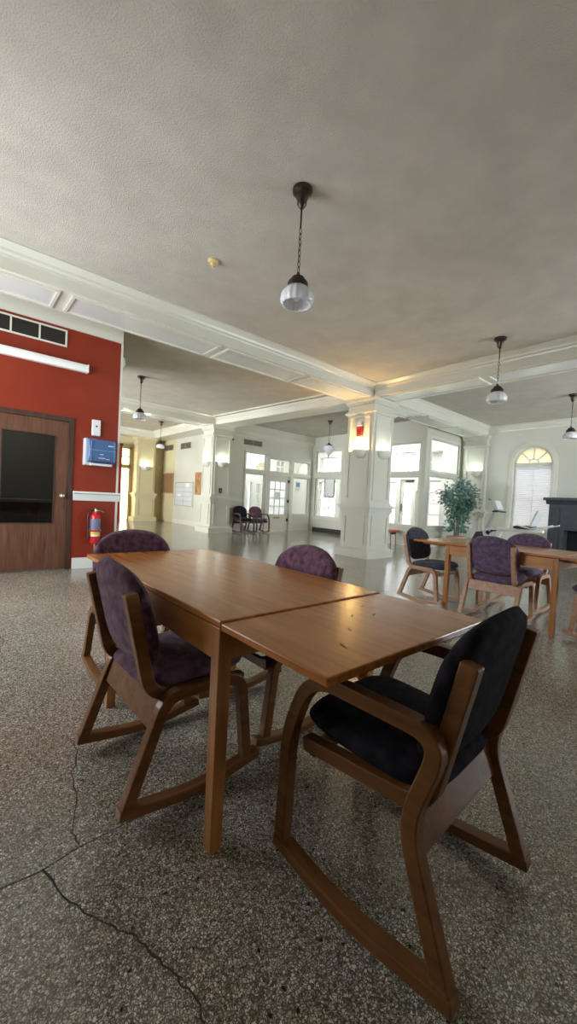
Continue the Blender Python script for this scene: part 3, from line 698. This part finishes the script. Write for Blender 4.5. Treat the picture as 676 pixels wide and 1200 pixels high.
# ------------------------------------------------------------------ tables
def make_table(label):
    t = thing('dining_table', label, 'table', (0, 0, 0))       # local: length along y, main section y 0..1.1, width x -.395..395
    w = .395
    def top(y0, y1, z0, z1, name):
        mb = MB(); mb.box((-w, y0, z0), (w, y1, z1)); return mb.build(name, 'table', t, bevel=.004)
    top(0, 1.10, .708, .73, 'table_top'); top(-.44, -.003, .702, .7245, 'draw_leaf'); top(1.103, 1.51, .702, .7245, 'draw_leaf')
    mb = MB(); mb.box((-w+.006, .03, .60), (-w+.026, 1.07, .702)).build('apron', 'table_apron', t, bevel=.002)
    MB().box((w-.026, .03, .60), (w-.006, 1.07, .702)).build('apron', 'table_apron', t, bevel=.002)
    MB().box((-w+.05, .012, .60), (w-.05, .03, .700)).build('apron', 'table_apron', t, bevel=.002)
    MB().box((-w+.05, 1.07, .60), (w-.05, 1.088, .700)).build('apron', 'table_apron', t, bevel=.002)
    for sx in (-1, 1):
        for y in (.028, 1.072):
            x = sx*(w-.026); h0, h1 = .024, .021
            mb = MB(); mb.loft([[(x-h1, y-h1, 0), (x+h1, y-h1, 0), (x+h1, y+h1, 0), (x-h1, y+h1, 0)], [(x-h0, y-h0, .706), (x+h0, y-h0, .706), (x+h0, y+h0, .706), (x-h0, y+h0, .706)]])
            mb.build('leg', 'table_leg', t, bevel=.003)
    for y0, y1 in ((-.40, .25), (.85, 1.48)):
        for x in (-.22, .22): MB().box((x-.018, y0, .668), (x+.018, y1, .7015)).build('leaf_slide', 'table_leg', t)
    return t
tb = make_table('honey oak draw leaf table in the foreground with both leaves out'); tb.location = (1.015, 1.0, 0)
tb2 = dup(tb, (4.51, 1.02, 0), -.06, 'second oak draw leaf table further back toward the arched window')
leaf = [c for c in tb.children if c.name.startswith('draw_leaf')][0]
for (px_, py_, a, ln) in ((.02, -.16, .5, .035), (-.10, -.25, .9, .03), (.10, -.19, .3, .028), (-.22, -.33, 1.2, .04), (.15, -.10, .2, .02)):
    mb = MB(); mb.T = Matrix.Translation((px_, py_, .7247)) @ Matrix.Rotation(a, 4, 'Z'); mb.prism([(-ln/2, 0), (-ln/4, .003), (ln/3, .004), (ln/2, 0), (ln/4, -.003), (-ln/3, -.004)], 0, .0003); mb.build('wood_scar', 'scar', leaf)

# ------------------------------------------------------------------ two position rocking chairs
def cushion(mb, nu, nv, fpos, thick, edge=5):
    """closed pillow: fpos(u, v, s) with s=+-1 the two faces"""
    grid = {}
    for s in (1, -1):
        for i in range(nu+1):
            for j in range(nv+1):
                u, v = -1+2*i/nu, -1+2*j/nv
                border = i in (0, nu) or j in (0, nv)
                if border and s == -1: grid[s, i, j] = grid[1, i, j]; continue
                h = ((1-abs(u)**edge)*(1-abs(v)**edge))**.5
                grid[s, i, j] = mb.v(fpos(u, v, s*thick/2*h))
    for s in (1, -1):
        for i in range(nu):
            for j in range(nv): mb.face([grid[s, i, j], grid[s, i+1, j], grid[s, i+1, j+1], grid[s, i, j+1]])
def squircle(u, v, k=.30):
    """round the corners of the unit square"""
    return u*math.sqrt(max(0, 1-k*v*v*abs(v)**4)), v*math.sqrt(max(0, 1-k*u*u*abs(u)**4))

def make_chair(label, arms, woodm, fab, name='rocking_chair'):
    t = thing(name, label, 'chair'); MB.T0 = Matrix.Diagonal((1, 1.06, 1, 1))
    D = -.27                                  # local x = D + depth from the rear leg's foot; +x is forward
    P = lambda pts: [(D+a, b) for a, b in pts]
    if arms: path, rad = P([(.018, .06), (.128, .375), (.05, .605), (.45, .605), (.525, .40), (.535, .05)]), [.07, .085, .11, .06]
    else: path, rad = P([(.018, .06), (.145, .405), (.455, .405), (.497, .05)]), [.06, .075]
    fp = fillet(path, rad)
    for s in (-1, 1):
        y0, y1 = (s*.218, s*.255)
        MB().band(fp, .040, min(y0, y1), max(y0, y1)).build('side_frame', woodm, t, bevel=.004)
        y0, y1 = (s*.180, s*.217)
        pp = fillet(P([(.022, .768), (.102, .405), (.49, .372)]), .07)
        MB().band(pp, .042, min(y0, y1), max(y0, y1)).build('back_post', woodm, t, bevel=.004)
        rp = fillet(P([(-.004, .062), (.30, .018), (.555, .058)]), .16, 10)
        y0, y1 = (s*.215, s*.258)
        MB().band(rp, .034, min(y0, y1), max(y0, y1)).build('runner', woodm, t, bevel=.004)
    # rear cross board in the plane of the rear legs, front rail
    a, b = Vector((D+.105, .29)), Vector((D+.138, .385))
    MB().band([a, b], .018, -.217, .217).build('cross_board', woodm, t, bevel=.002)
    MB().box((D+.455, -.2, .335), (D+.478, .2, .375)).build('front_rail', woodm, t, bevel=.002)
    for z in (.15,):
        pass
    # seat
    mb = MB()
    def fs(u, v, h):
        uu, vv = squircle(u, v, .26)
        x = D+.315+.225*uu; y = .205*vv
        z = .435+h+.012*(uu)-.02*max(0, uu-.6)
        return (x, y, z)
    cushion(mb, 16, 16, fs, .092, 5); mb.build('seat', fab, t, smooth=3.1)
    # backrest
    mb = MB()
    def fb(u, v, h):
        uu, vv = squircle(u, v, .22)
        top = .858-.055*uu*uu-.018*abs(uu)**4; bot = .472+.03*abs(uu)**3
        z = bot+(top-bot)*(vv+1)/2; y = (.226+.012*math.sin((vv+1)*PI/2))*uu
        x = D+.066+(.765-z)*.23-.022*(1-uu*uu)+h
        return (x, y, z)
    cushion(mb, 20, 18, fb, .062, 7); mb.build('backrest', fab, t, smooth=3.1); MB.T0 = Matrix.Identity(4)
    return t
def put(c, x, y, deg): c.location = (x, y, 0); c.rotation_euler = (0, 0, math.radians(deg)); return c
CG, CG2, CG3 = 'chairs around the foreground table', 'chairs around the second table', 'waiting chairs in the entry'
c1 = put(make_chair('plum rocking chair in front at the left long side of the table', False, 'chairwood', 'plum'), .70, 1.515, 1); c1['group'] = CG
dup(c1, (.92, 2.39, 0), math.radians(-90), 'dark plum chair at the far end of the foreground table', CG)
dup(c1, (1.295, 1.57, 0), math.radians(180), 'plum chair on the far right side of the foreground table, its back showing above', CG)
put(make_chair('black cushioned armchair with bentwood arms at the near end of the table', True, 'chairwood', 'navy'), 1.062, .62, 92.5)['group'] = CG
c5 = put(make_chair('plum chair seen from behind at the near side of the second table', False, 'chairwood_pale', 'plum_hazed'), 4.27, 1.60, 0); c5['group'] = CG2
dup(c5, (5.05, 1.66, 0), math.radians(180), 'plum chair across the second table, facing this way below the exercise bike', CG2)
dup(c5, (4.47, .72, 0), math.radians(90), 'plum chair cut by the right edge at the end of the second table', CG2)
put(make_chair('slate grey chair seen side on at the left end of the second table', False, 'chairwood_pale', 'slate'), 4.38, 2.40, -90)['group'] = CG2
put(make_chair('black waiting chair standing beside the column in the entry', True, 'chairwood_dark', 'navy', 'waiting_chair'), 7.16, 10.48, -90)['group'] = CG3
put(make_chair('plum waiting chair by the entry sidelight, right of the black chair', True, 'chairwood_dark', 'plum', 'waiting_chair'), 7.76, 10.46, -90)['group'] = CG3

# ------------------------------------------------------------------ things on the red wall
t = thing('wall_vent', 'white framed air vent high on the red wall', 'vent', (.55, RY, 3.0))
MB().box((-.5, -.004, .012), (.58, 0, .21)).build('grille_backing', 'grille', t)
mb = MB(); frame(mb, 'y', -.016, 0, -.52, .60, 0, .222, .022); mb.box((-.335, -.016, .02), (-.315, 0, .2)).box((-.03, -.016, .02), (-.01, 0, .2)).box((.275, -.016, .02), (.295, 0, .2)); mb.build('vent_frame', 'trim', t)
mb = MB()
for i in range(16):
    z = .028+i*.0112; mb.box((-.49, -.011, z), (.575, -.004, z+.003))
mb.build('louvres', 'bronze', t)
t = thing('fluorescent_light', 'long white fluorescent strip light on the red wall above the door', 'wall light', (.62, RY, 2.76))
MB().box((-.75, -.03, -.045), (.78, 0, .055)).build('housing', 'white', t)
mb = MB(); mb.prism([(-.03, -.05), (-.085, -.05), (-.10, -.03), (-.10, .03), (-.085, .05), (-.03, .05)], -.74, .772, 'x'); mb.build('diffuser', 'tube', t, smooth=.8)
MB().box((.772, -.102, -.052), (.79, 0, .058)).build('end_cap', 'white', t, bevel=.006)
t = thing('soap_dispenser', 'small white box with a dark dot above the blue towel dispenser', 'dispenser', (1.545, RY, 1.985))
MB().box((-.055, -.05, -.112), (.055, 0, .112)).build('body', 'white', t, bevel=.01)
mb = MB(); mb.T = Matrix.Translation((0, -.05, .02)) @ Matrix.Rotation(PI/2, 4, 'X'); mb.lathe([(0, .004), (.012, .003), (.013, 0)], n=14); mb.build('sensor_dot', 'black', t)
MB().box((-.054, -.052, -.07), (.054, -.05, -.066)).build('seam', 'greyplastic', t)
t = thing('towel_dispenser', 'blue smoked plastic paper towel dispenser on the red wall', 'dispenser', (1.59, RY, 1.45))
MB().box((-.20, -.10, 0), (.175, 0, .375)).build('housing', 'greyplastic', t, bevel=.015)
mb = MB(); mb.prism([(-.10, .035), (-.20, .06), (-.215, .12), (-.205, .30), (-.175, .36), (-.10, .378)], -.17, .185, 'x'); mb.build('cover', 'blue', t, smooth=.5, bevel=.012)
mb = MB(); mb.box((-.155, -.219, .205), (.17, -.2, .212)).box((-.145, -.218, .06), (-.138, -.2, .33)).box((.155, -.218, .06), (.162, -.2, .33)); mb.build('cover_rib', 'blue2', t)
mb = MB(); mb.box((.075, -.2125, .275), (.145, -.2, .287)); mb.build('lettering', 'label', t)
mb = MB(); mb.box((-.03, -.2145, .15), (.015, -.2, .158)).box((-.05, -.213, .10), (.04, -.2, .108)).box((.05, -.213, .09), (.10, -.2, .096)); mb.build('instruction_marks', 'label', t)
MB().box((-.13, -.17, .0), (.14, -.03, .03)).build('towel_slot', 'label', t, bevel=.004)

def extinguisher():
    t = thing('fire_extinguisher', 'red fire extinguisher with yellow and white labels hung on the red wall', 'fire extinguisher', (1.565, RY-.085, .36))
    mb = MB(); mb.lathe([(0, 0), (.058, 0), (.066, .01), (.068, .03), (.068, .36), (.062, .395), (.042, .42), (.024, .43), (.022, .45), (0, .45)], n=28); mb.build('cylinder', 'extred', t, smooth=.8)
    for nm, m, a, b in (('rating_label', 'yellow', .10, .165), ('instruction_label', 'labelblue', .19, .345)):
        mb = MB(); mb.lathe([(.0686, a), (.0686, b)], n=18, a0=-PI*.95, a1=-PI*.15); mb.build(nm, m, t)
    mb = MB(); mb.lathe([(.0690, .103), (.0690, .128)], n=14, a0=-PI*.8, a1=-PI*.35); mb.build('rating_strip', 'label', t)
    mb = MB(); mb.cyl((0, 0, .44), (0, 0, .485), .02).box((-.022, -.02, .455), (.03, .02, .475)); mb.build('valve', 'chrome', t)
    mb = MB(); mb.band([(-.02, .478), (.06, .497), (.125, .475)], .008, -.013, .013); mb.build('squeeze_handle', 'black', t)
    mb = MB(); mb.band([(-.02, .458), (.05, .462), (.105, .440)], .008, -.013, .013); mb.build('carry_handle', 'chrome', t)
    mb = MB(); mb.lathe([(0, .0), (.018, 0), (.018, .01), (0, .01)], c=(0, -.026, .46), n=12); mb.build('gauge', 'label', t)
    mb = MB(); mb.tube([(-.02, 0, .465), (-.06, -.01, .462), (-.095, -.015, .42), (-.105, -.018, .34), (-.10, -.02, .24), (-.092, -.02, .16), (-.088, -.02, .06)], [.011]*5+[.013, .017], 8); mb.build('hose', 'black', t, smooth=1)
    mb = MB(); frame(mb, 'y', -.01, .0, -.10, .078, .17, .19, .008); mb.box((-.075, .0, .165), (.075, .084, .195)); mb.build('bracket', 'grey', t)
extinguisher()
t = thing('wall_alarm', 'small white oval alarm on the corner beside the red wall', 'alarm', (RX+.05, RY+.12, 3.03))
mb = MB(); mb.T = Matrix.Rotation(PI/2, 4, 'Y') @ Matrix.Diagonal((1.6, 1, 1, 1)); mb.lathe([(.05, -.02), (.055, 0), (.05, .03), (.03, .045), (0, .05)], n=20); mb.build('body', 'white', t, smooth=1)
# smoke detector on the ceiling
t = thing('heat_detector', 'small yellowed detector on the ceiling left of the nearest pendant', 'detector', (2.02, 3.73, CZ))
mb = MB(); mb.lathe([(0, 0), (.055, 0), (.057, -.015), (.045, -.03), (.03, -.034), (.028, -.05), (.02, -.056), (0, -.058)], n=24); mb.build('body', 'ivory', t, smooth=.6)
mb = MB(); mb.lathe([(.018, -.055), (.018, -.075), (.012, -.08), (0, -.08)], n=14); mb.build('sensor', 'ivory', t, smooth=.6)

# fire alarm strobe on the middle column
t = thing('fire_alarm', 'red fire alarm with white strobe above the orange sconce', 'alarm', (6.455, 5.30, 2.52))
MB().box((-.045, -.075, 0), (0, .075, .20)).build('horn_body', 'alarm', t, bevel=.008)
MB().box((-.06, -.05, .21), (0, .055, .30)).build('strobe', 'label', t, bevel=.01)
mb = MB()
for i in range(4): mb.box((-.047, -.045, .03+i*.03), (-.044, .045, .042+i*.03))
mb.build('horn_slots', 'joint', t)
# switches and plates
def plate(loc, axis, label, m, name='switch_plate', s=(.045, .06)):
    t = thing(name, label, 'switch', loc)
    a, b = s
    if axis == 'y': MB().box((-a, -.012, -b), (a, 0, b)).build('plate', m, t, bevel=.003); MB().box((-.008, -.022, -.014), (.008, -.012, .014)).build('toggle', 'label', t)
    else: MB().box((-.012, -a, -b), (0, a, b)).build('plate', m, t, bevel=.003); MB().box((-.022, -.008, -.014), (-.012, .008, .014)).build('toggle', 'label', t)
plate((6.36, 10.635, 1.30), 'y', 'dark square switch plate on the column above the waiting chairs', 'black', s=(.055, .075))
plate((XE-.123, 5.27, 1.40), 'x', 'pale switch plate on the pilaster above its chair rail', 'label')
plate((XE-.143, 5.27, .62), 'x', 'pale outlet plate low on the pilaster', 'label', 'outlet_plate')
t = thing('door_chime', 'tiny dark box high on the wall beside the column by the waiting chairs', 'chime', (6.86, EY, 3.0)); MB().box((-.035, -.04, -.05), (.035, 0, .05)).build('body', 'black', t, bevel=.008)

# ------------------------------------------------------------------ vents, mailboxes, boards in the far hall
def far_vent(loc, axis, w, label, h=.14):
    t = thing('wall_vent', label, 'vent', loc)
    B = (lambda mb, a, b, c, d, p: mb.box((-p, a, c), (0, b, d))) if axis == 'x' else (lambda mb, a, b, c, d, p: mb.box((a, -p, c), (b, 0, d)))
    mb = MB(); B(mb, -w/2, w/2, -h/2, h/2, .008); mb.build('grille_backing', 'grille', t)
    mb = MB(); B(mb, -w/2, w/2, -h/2-.015, -h/2, .015); B(mb, -w/2, w/2, h/2, h/2+.015, .015); B(mb, -.015, .015, -h/2, h/2, .015)
    for e in (-w/2-.015, w/2): B(mb, e, e+.015, -h/2-.015, h/2+.015, .015)
    mb.build('vent_frame', 'oakframe', t)
    mb = MB()
    for i in range(5): z = -h/2+.015+i*h/5; B(mb, -w/2, w/2, z, z+.008, .012)
    mb.build('louvres', 'grey', t)
far_vent((7.68, EY, 2.98), 'y', .72, 'dark divided air vent above the entry sidelight', .15)
far_vent((HX, 13.9, 2.98), 'x', .8, 'dark air vent on the white wall above the mailboxes', .2)
far_vent((HX, 15.4, 3.0), 'x', .8, 'dark air vent on the tan wall of the far hall', .2)
t = thing('mailboxes', 'grey metal bank of mailboxes in the white wall of the far hall', 'mailbox', (HX-.003, 13.88, 1.15))
MB().box((-.02, -.74, -.46), (0, .74, .46)).build('cabinet', 'grey', t)
for i in range(2):
    for j in range(5):
        y = -.70+i*.71; z = -.43+j*.174
        MB().box((-.03, y, z), (-.018, y+.69, z+.16)).build('mailbox_door', 'greyplastic', t, bevel=.004)
mb = MB(); frame(mb, 'x', -.034, 0, -.77, .77, -.49, .49, .03); mb.build('surround', 'trim', t)
MB().box((-.036, -.50, .27), (-.031, -.22, .40)).build('notice_sheet', 'paper', t); MB().box((-.036, .22, -.09), (-.031, .50, .0)).build('notice_sheet', 'paper', t)
t = thing('framed_board', 'narrow orange printed board in a tan frame beside the column', 'notice board', (HX, 12.78, 1.55))
MB().box((-.015, -.17, -.36), (0, .17, .36)).build('board', 'poster', t); mb = MB(); frame(mb, 'x', -.03, 0, -.21, .21, -.40, .40, .04); mb.build('frame', 'oakframe', t)
t = thing('cork_board', 'brown cork board on the tan wall of the far hall', 'notice board', (HX, 15.35, 1.56))
MB().box((-.015, -.48, -.37), (0, .48, .37)).build('board', 'cork', t); mb = MB(); frame(mb, 'x', -.03, 0, -.52, .52, -.41, .41, .04); mb.build('frame', 'oakframe', t)
# paper on the entry side panel, heater grille below the vestibule window
t = thing('notice', 'pale blue notice taped inside the entry side panel', 'notice', (9.84, EY+.05, 1.66)); MB().box((-.11, -.012, -.17), (.11, 0, .17)).build('sheet', 'paper', t); MB().box((-.08, -.014, -.02), (.08, -.011, .13)).build('printed_area', 'blue2', t)
t = thing('heater_grille', 'dark floor heater grille under the left vestibule window', 'heater', (GA, 9.9, 0))
MB().box((-.06, -.75, 0), (0, .75, .16)).build('casing', 'bronze', t, bevel=.005); mb = MB()
for i in range(30): y = -.72+i*.049; mb.box((-.064, y, .03), (-.058, y+.03, .13))
mb.build('louvres', 'grille', t)
t = thing('bulletin_frame', 'dark framed notice on the vestibule glass seen through the left window', 'notice board', (GA+.35, 10.25, 1.67)); mb = MB(); frame(mb, 'x', -.01, .01, -.27, .27, -.36, .36, .035); mb.build('frame', 'black', t)
MB().box((-.004, -.236, -.326), (.004, .236, .326)).build('sheet', 'paper', t)
MB().box((-.008, -.01, -1.67), (.008, .01, -.36)).build('post', 'black', t)

# ------------------------------------------------------------------ potted ficus
def ficus():
    t = thing('potted_ficus', 'leafy potted ficus tree in front of the vestibule glass', 'plant', (10.75, 5.22, 0))
    mb = MB(); mb.lathe([(0, 0), (.17, 0), (.20, .18), (.235, .30), (.25, .30), (.25, .36), (.225, .36), (.215, .33), (0, .33)], n=28); mb.build('pot', 'terracotta', t, smooth=.6)
    mb = MB(); mb.lathe([(0, .345), (.21, .338)], n=20); mb.build('soil', 'soil', t)
    rnd = random.Random(3); mb = MB(); tips = []
    for k in range(4):
        a = k*1.7; b0 = Vector((.04*math.cos(a), .04*math.sin(a), .33)); top = Vector((.15*math.cos(a+.5), .15*math.sin(a+.5), 1.25+.1*k))
        pts = [b0.lerp(top, s)+Vector((.03*math.sin(5*s+k), .03*math.cos(4*s+k), 0)) for s in [i/6 for i in range(7)]]
        mb.tube(pts, [.018-.0015*i for i in range(7)], 6)
        for j in range(9):
            s = .45+.55*rnd.random(); p = b0.lerp(top, s)
            ang = rnd.uniform(0, 2*PI); e = p+Vector((math.cos(ang)*rnd.uniform(.2, .5), math.sin(ang)*rnd.uniform(.2, .5), rnd.uniform(.1, .6)))
            e.z = min(e.z, 2.05); mid = p.lerp(e, .5)+Vector((0, 0, .06)); mb.tube([p, mid, e], [.007, .005, .003], 5); tips.append((mid, e))
    mb.build('stems', 'bark', t, smooth=1)
    mb = MB()
    for _ in range(2200):
        if rnd.random() < .75:
            a, e = rnd.choice(tips); c = a.lerp(e, rnd.uniform(.2, 1.15))+Vector((rnd.gauss(0, .09), rnd.gauss(0, .09), rnd.gauss(0, .09)))
        else:
            th = rnd.uniform(0, 2*PI); rr = rnd.uniform(.1, .3); c = Vector((rr*math.cos(th), rr*math.sin(th), rnd.uniform(.5, 1.2)))
        c.x = min(c.x, .85); c.y = min(c.y, .40)
        d = Vector((c.x+rnd.gauss(0, .25), c.y+rnd.gauss(0, .25), rnd.uniform(-.45, .15))).normalized(); n_ = Vector((rnd.gauss(0, .5), rnd.gauss(0, .5), 1)).normalized()
        sd = d.cross(n_).normalized(); ln = rnd.uniform(.07, .115); w = ln*.30; dr = Vector((0, 0, -ln*.15))
        v = [mb.v(q) for q in (c, c+d*ln*.45+sd*w, c+d*ln+dr, c+d*ln*.45-sd*w, c+d*ln*.45+Vector((0, 0, -.006)))]
        mb.face([v[0], v[1], v[4]]); mb.face([v[1], v[2], v[4]]); mb.face([v[2], v[3], v[4]]); mb.face([v[3], v[0], v[4]])
    o = mb.build('foliage', 'leaf', t, smooth=3.1); o['kind'] = 'stuff'
ficus()

# low red bench by the glass
t = thing('low_bench', 'small red topped bench against the glazed vestibule wall', 'bench', (9.62, 6.78, 0))
MB().box((-.17, -.36, .36), (.17, .36, .43)).build('seat', 'redcushion', t, bevel=.02)
for x in (-.13, .13):
    for y in (-.30, .30): MB().cyl((x, y, 0), (x*.9, y*.95, .36), .014).build('leg', 'bronze', t)
mb = MB(); mb.box((-.13, -.285, .30), (.13, -.265, .36)).box((-.13, .265, .30), (.13, .285, .36)); mb.build('stretcher', 'bronze', t)

# ------------------------------------------------------------------ fireplace
def fireplace():
    t = thing('fireplace', 'dark blue grey fireplace with panelled mantel right of the arched window', 'fireplace', (XE, 2.35, 0))
    mb = MB(); wall(mb, 'x', -.34, 0, -.88, .88, 0, 1.40, [(-.52, .52, 0, .72)]); mb.build('surround', 'slatebrick', t)
    mb = MB(); mb.box((-.44, -1.0, 1.46), (0, 1.0, 1.53)); mb.prism([(-.34, 1.36), (-.36, 1.38), (-.38, 1.42), (-.42, 1.46), (0, 1.46), (0, 1.36)], -.95, .95, 'y'); mb.build('mantel_shelf', 'slatebrick', t, bevel=.006)
    mb = MB(); frame(mb, 'x', -.36, -.34, -.62, .62, .84, 1.30, .04)
    for s in (-1, 1): frame(mb, 'x', -.36, -.34, s*.76-.09, s*.76+.09, .12, 1.30, .03)
    frame(mb, 'x', -.365, -.34, -.60, .60, -.02, .80, .07); mb.build('panel_moulding', 'slatebrick', t)
    MB().box((-.05, -.52, 0), (-.02, .52, .72)).build('firebox', 'soot', t)
    MB().box((-.85, -.9, 0), (-.34, .9, .03)).build('hearth', 'slatebrick', t)
fireplace()

# ------------------------------------------------------------------ exercise bike in front of the arched window
def bike():
    t = thing('exercise_bike', 'recumbent exercise bike with white rail in front of the arched window', 'exercise bike', (9.3, 3.45, 0))
    # local y to the left in the photo; mast at +y, seat at -y
    mb = MB(); mb.box((-.05, -.75, .10), (.05, .62, .17)).box((-.26, .56, 0), (.26, .64, .10)).box((-.26, -.80, 0), (.26, -.72, .10)).box((-.04, -.78, .08), (.04, -.7, .16)); mb.build('base_frame', 'grey', t, bevel=.01)
    mb = MB(); mb.prism([(.62, .17), (.66, .40), (.56, .62), (.30, .66), (.18, .50), (.20, .17)], -.09, .09, 'x'); mb.build('drive_housing', 'black', t, bevel=.02)
    mb = MB(); mb.T = Matrix.Translation((0, .28, .62)) @ Matrix.Rotation(PI/2, 4, 'Y'); mb.lathe([(.05, -.115), (.11, -.115), (.11, .115), (.05, .115), (.05, -.115)], n=26); mb.build('flywheel_ring', 'greyplastic', t, smooth=.6)
    for s in (-1, 1):
        mb = MB(); mb.cyl((s*.10, .28, .62), (s*.14, .28+s*.14, .62-s*.06), .014).box((s*.12, .28+s*.14-.05, .62-s*.06-.015), (s*.22, .28+s*.14+.05, .62-s*.06+.015)); mb.build('pedal', 'black', t)
    mb = MB(); mb.tube([(0, .40, .60), (0, .30, .90), (0, .17, 1.22)], .028, 10); mb.build('mast', 'grey', t, smooth=1)
    mb = MB(); mb.T = Matrix.Translation((0, .13, 1.22)) @ Matrix.Rotation(-.35, 4, 'X'); mb.box((-.15, -.03, -.09), (.15, .03, .13)); mb.build('console', 'greyplastic', t, bevel=.015)
    mb = MB(); mb.tube([(-.22, .05, 1.10), (-.22, .16, 1.10), (0, .19, 1.13), (.22, .16, 1.10), (.22, .05, 1.10)], .014, 8); mb.build('handlebar', 'black', t, smooth=1)
    mb = MB(); mb.box((-.06, -.78, .70), (.06, .12, .76)); mb.tube([(0, -.5, .70), (0, -.5, .16)], .03, 8); mb.tube([(0, .0, .70), (0, .2, .3)], .03, 8); mb.build('seat_rail', 'white', t, bevel=.01)
    mb = MB(); mb.box((-.2, -.62, .765), (.2, -.26, .82)); mb.build('seat', 'black', t, bevel=.025)
    mb = MB(); mb.prism([(-.60, .82), (-.56, .82), (-.68, 1.16), (-.74, 1.16)], -.19, .19, 'x'); mb.build('seat_back', 'greyplastic', t, bevel=.02)
    mb = MB(); mb.tube([(-.24, -.35, .84), (-.24, -.62, .78), (-.24, -.95, .86), (-.2, -1.0, .88)], .014, 8); mb.tube([(.24, -.35, .84), (.24, -.62, .78), (.24, -.95, .86), (.2, -1.0, .88)], .014, 8); mb.box((-.24, -.63, .775), (.24, -.61, .79)); mb.build('side_handle', 'white', t, smooth=1)
bike()

# neighbour house outside, only glimpsed through the panes
t = thing('brick_house', 'pinkish brick house glimpsed outside through the window panes', 'house', (19, 6.5, -.12))
MB().box((-.5, -6, 0), (6, 5, 4.0)).build('house_wall', 'brick', t); mb = MB(); mb.prism([(-1, 4.0), (2.7, 6.2), (6.5, 4.0)], -6.4, 5.4, 'y'); mb.build('roof', 'grey', t)
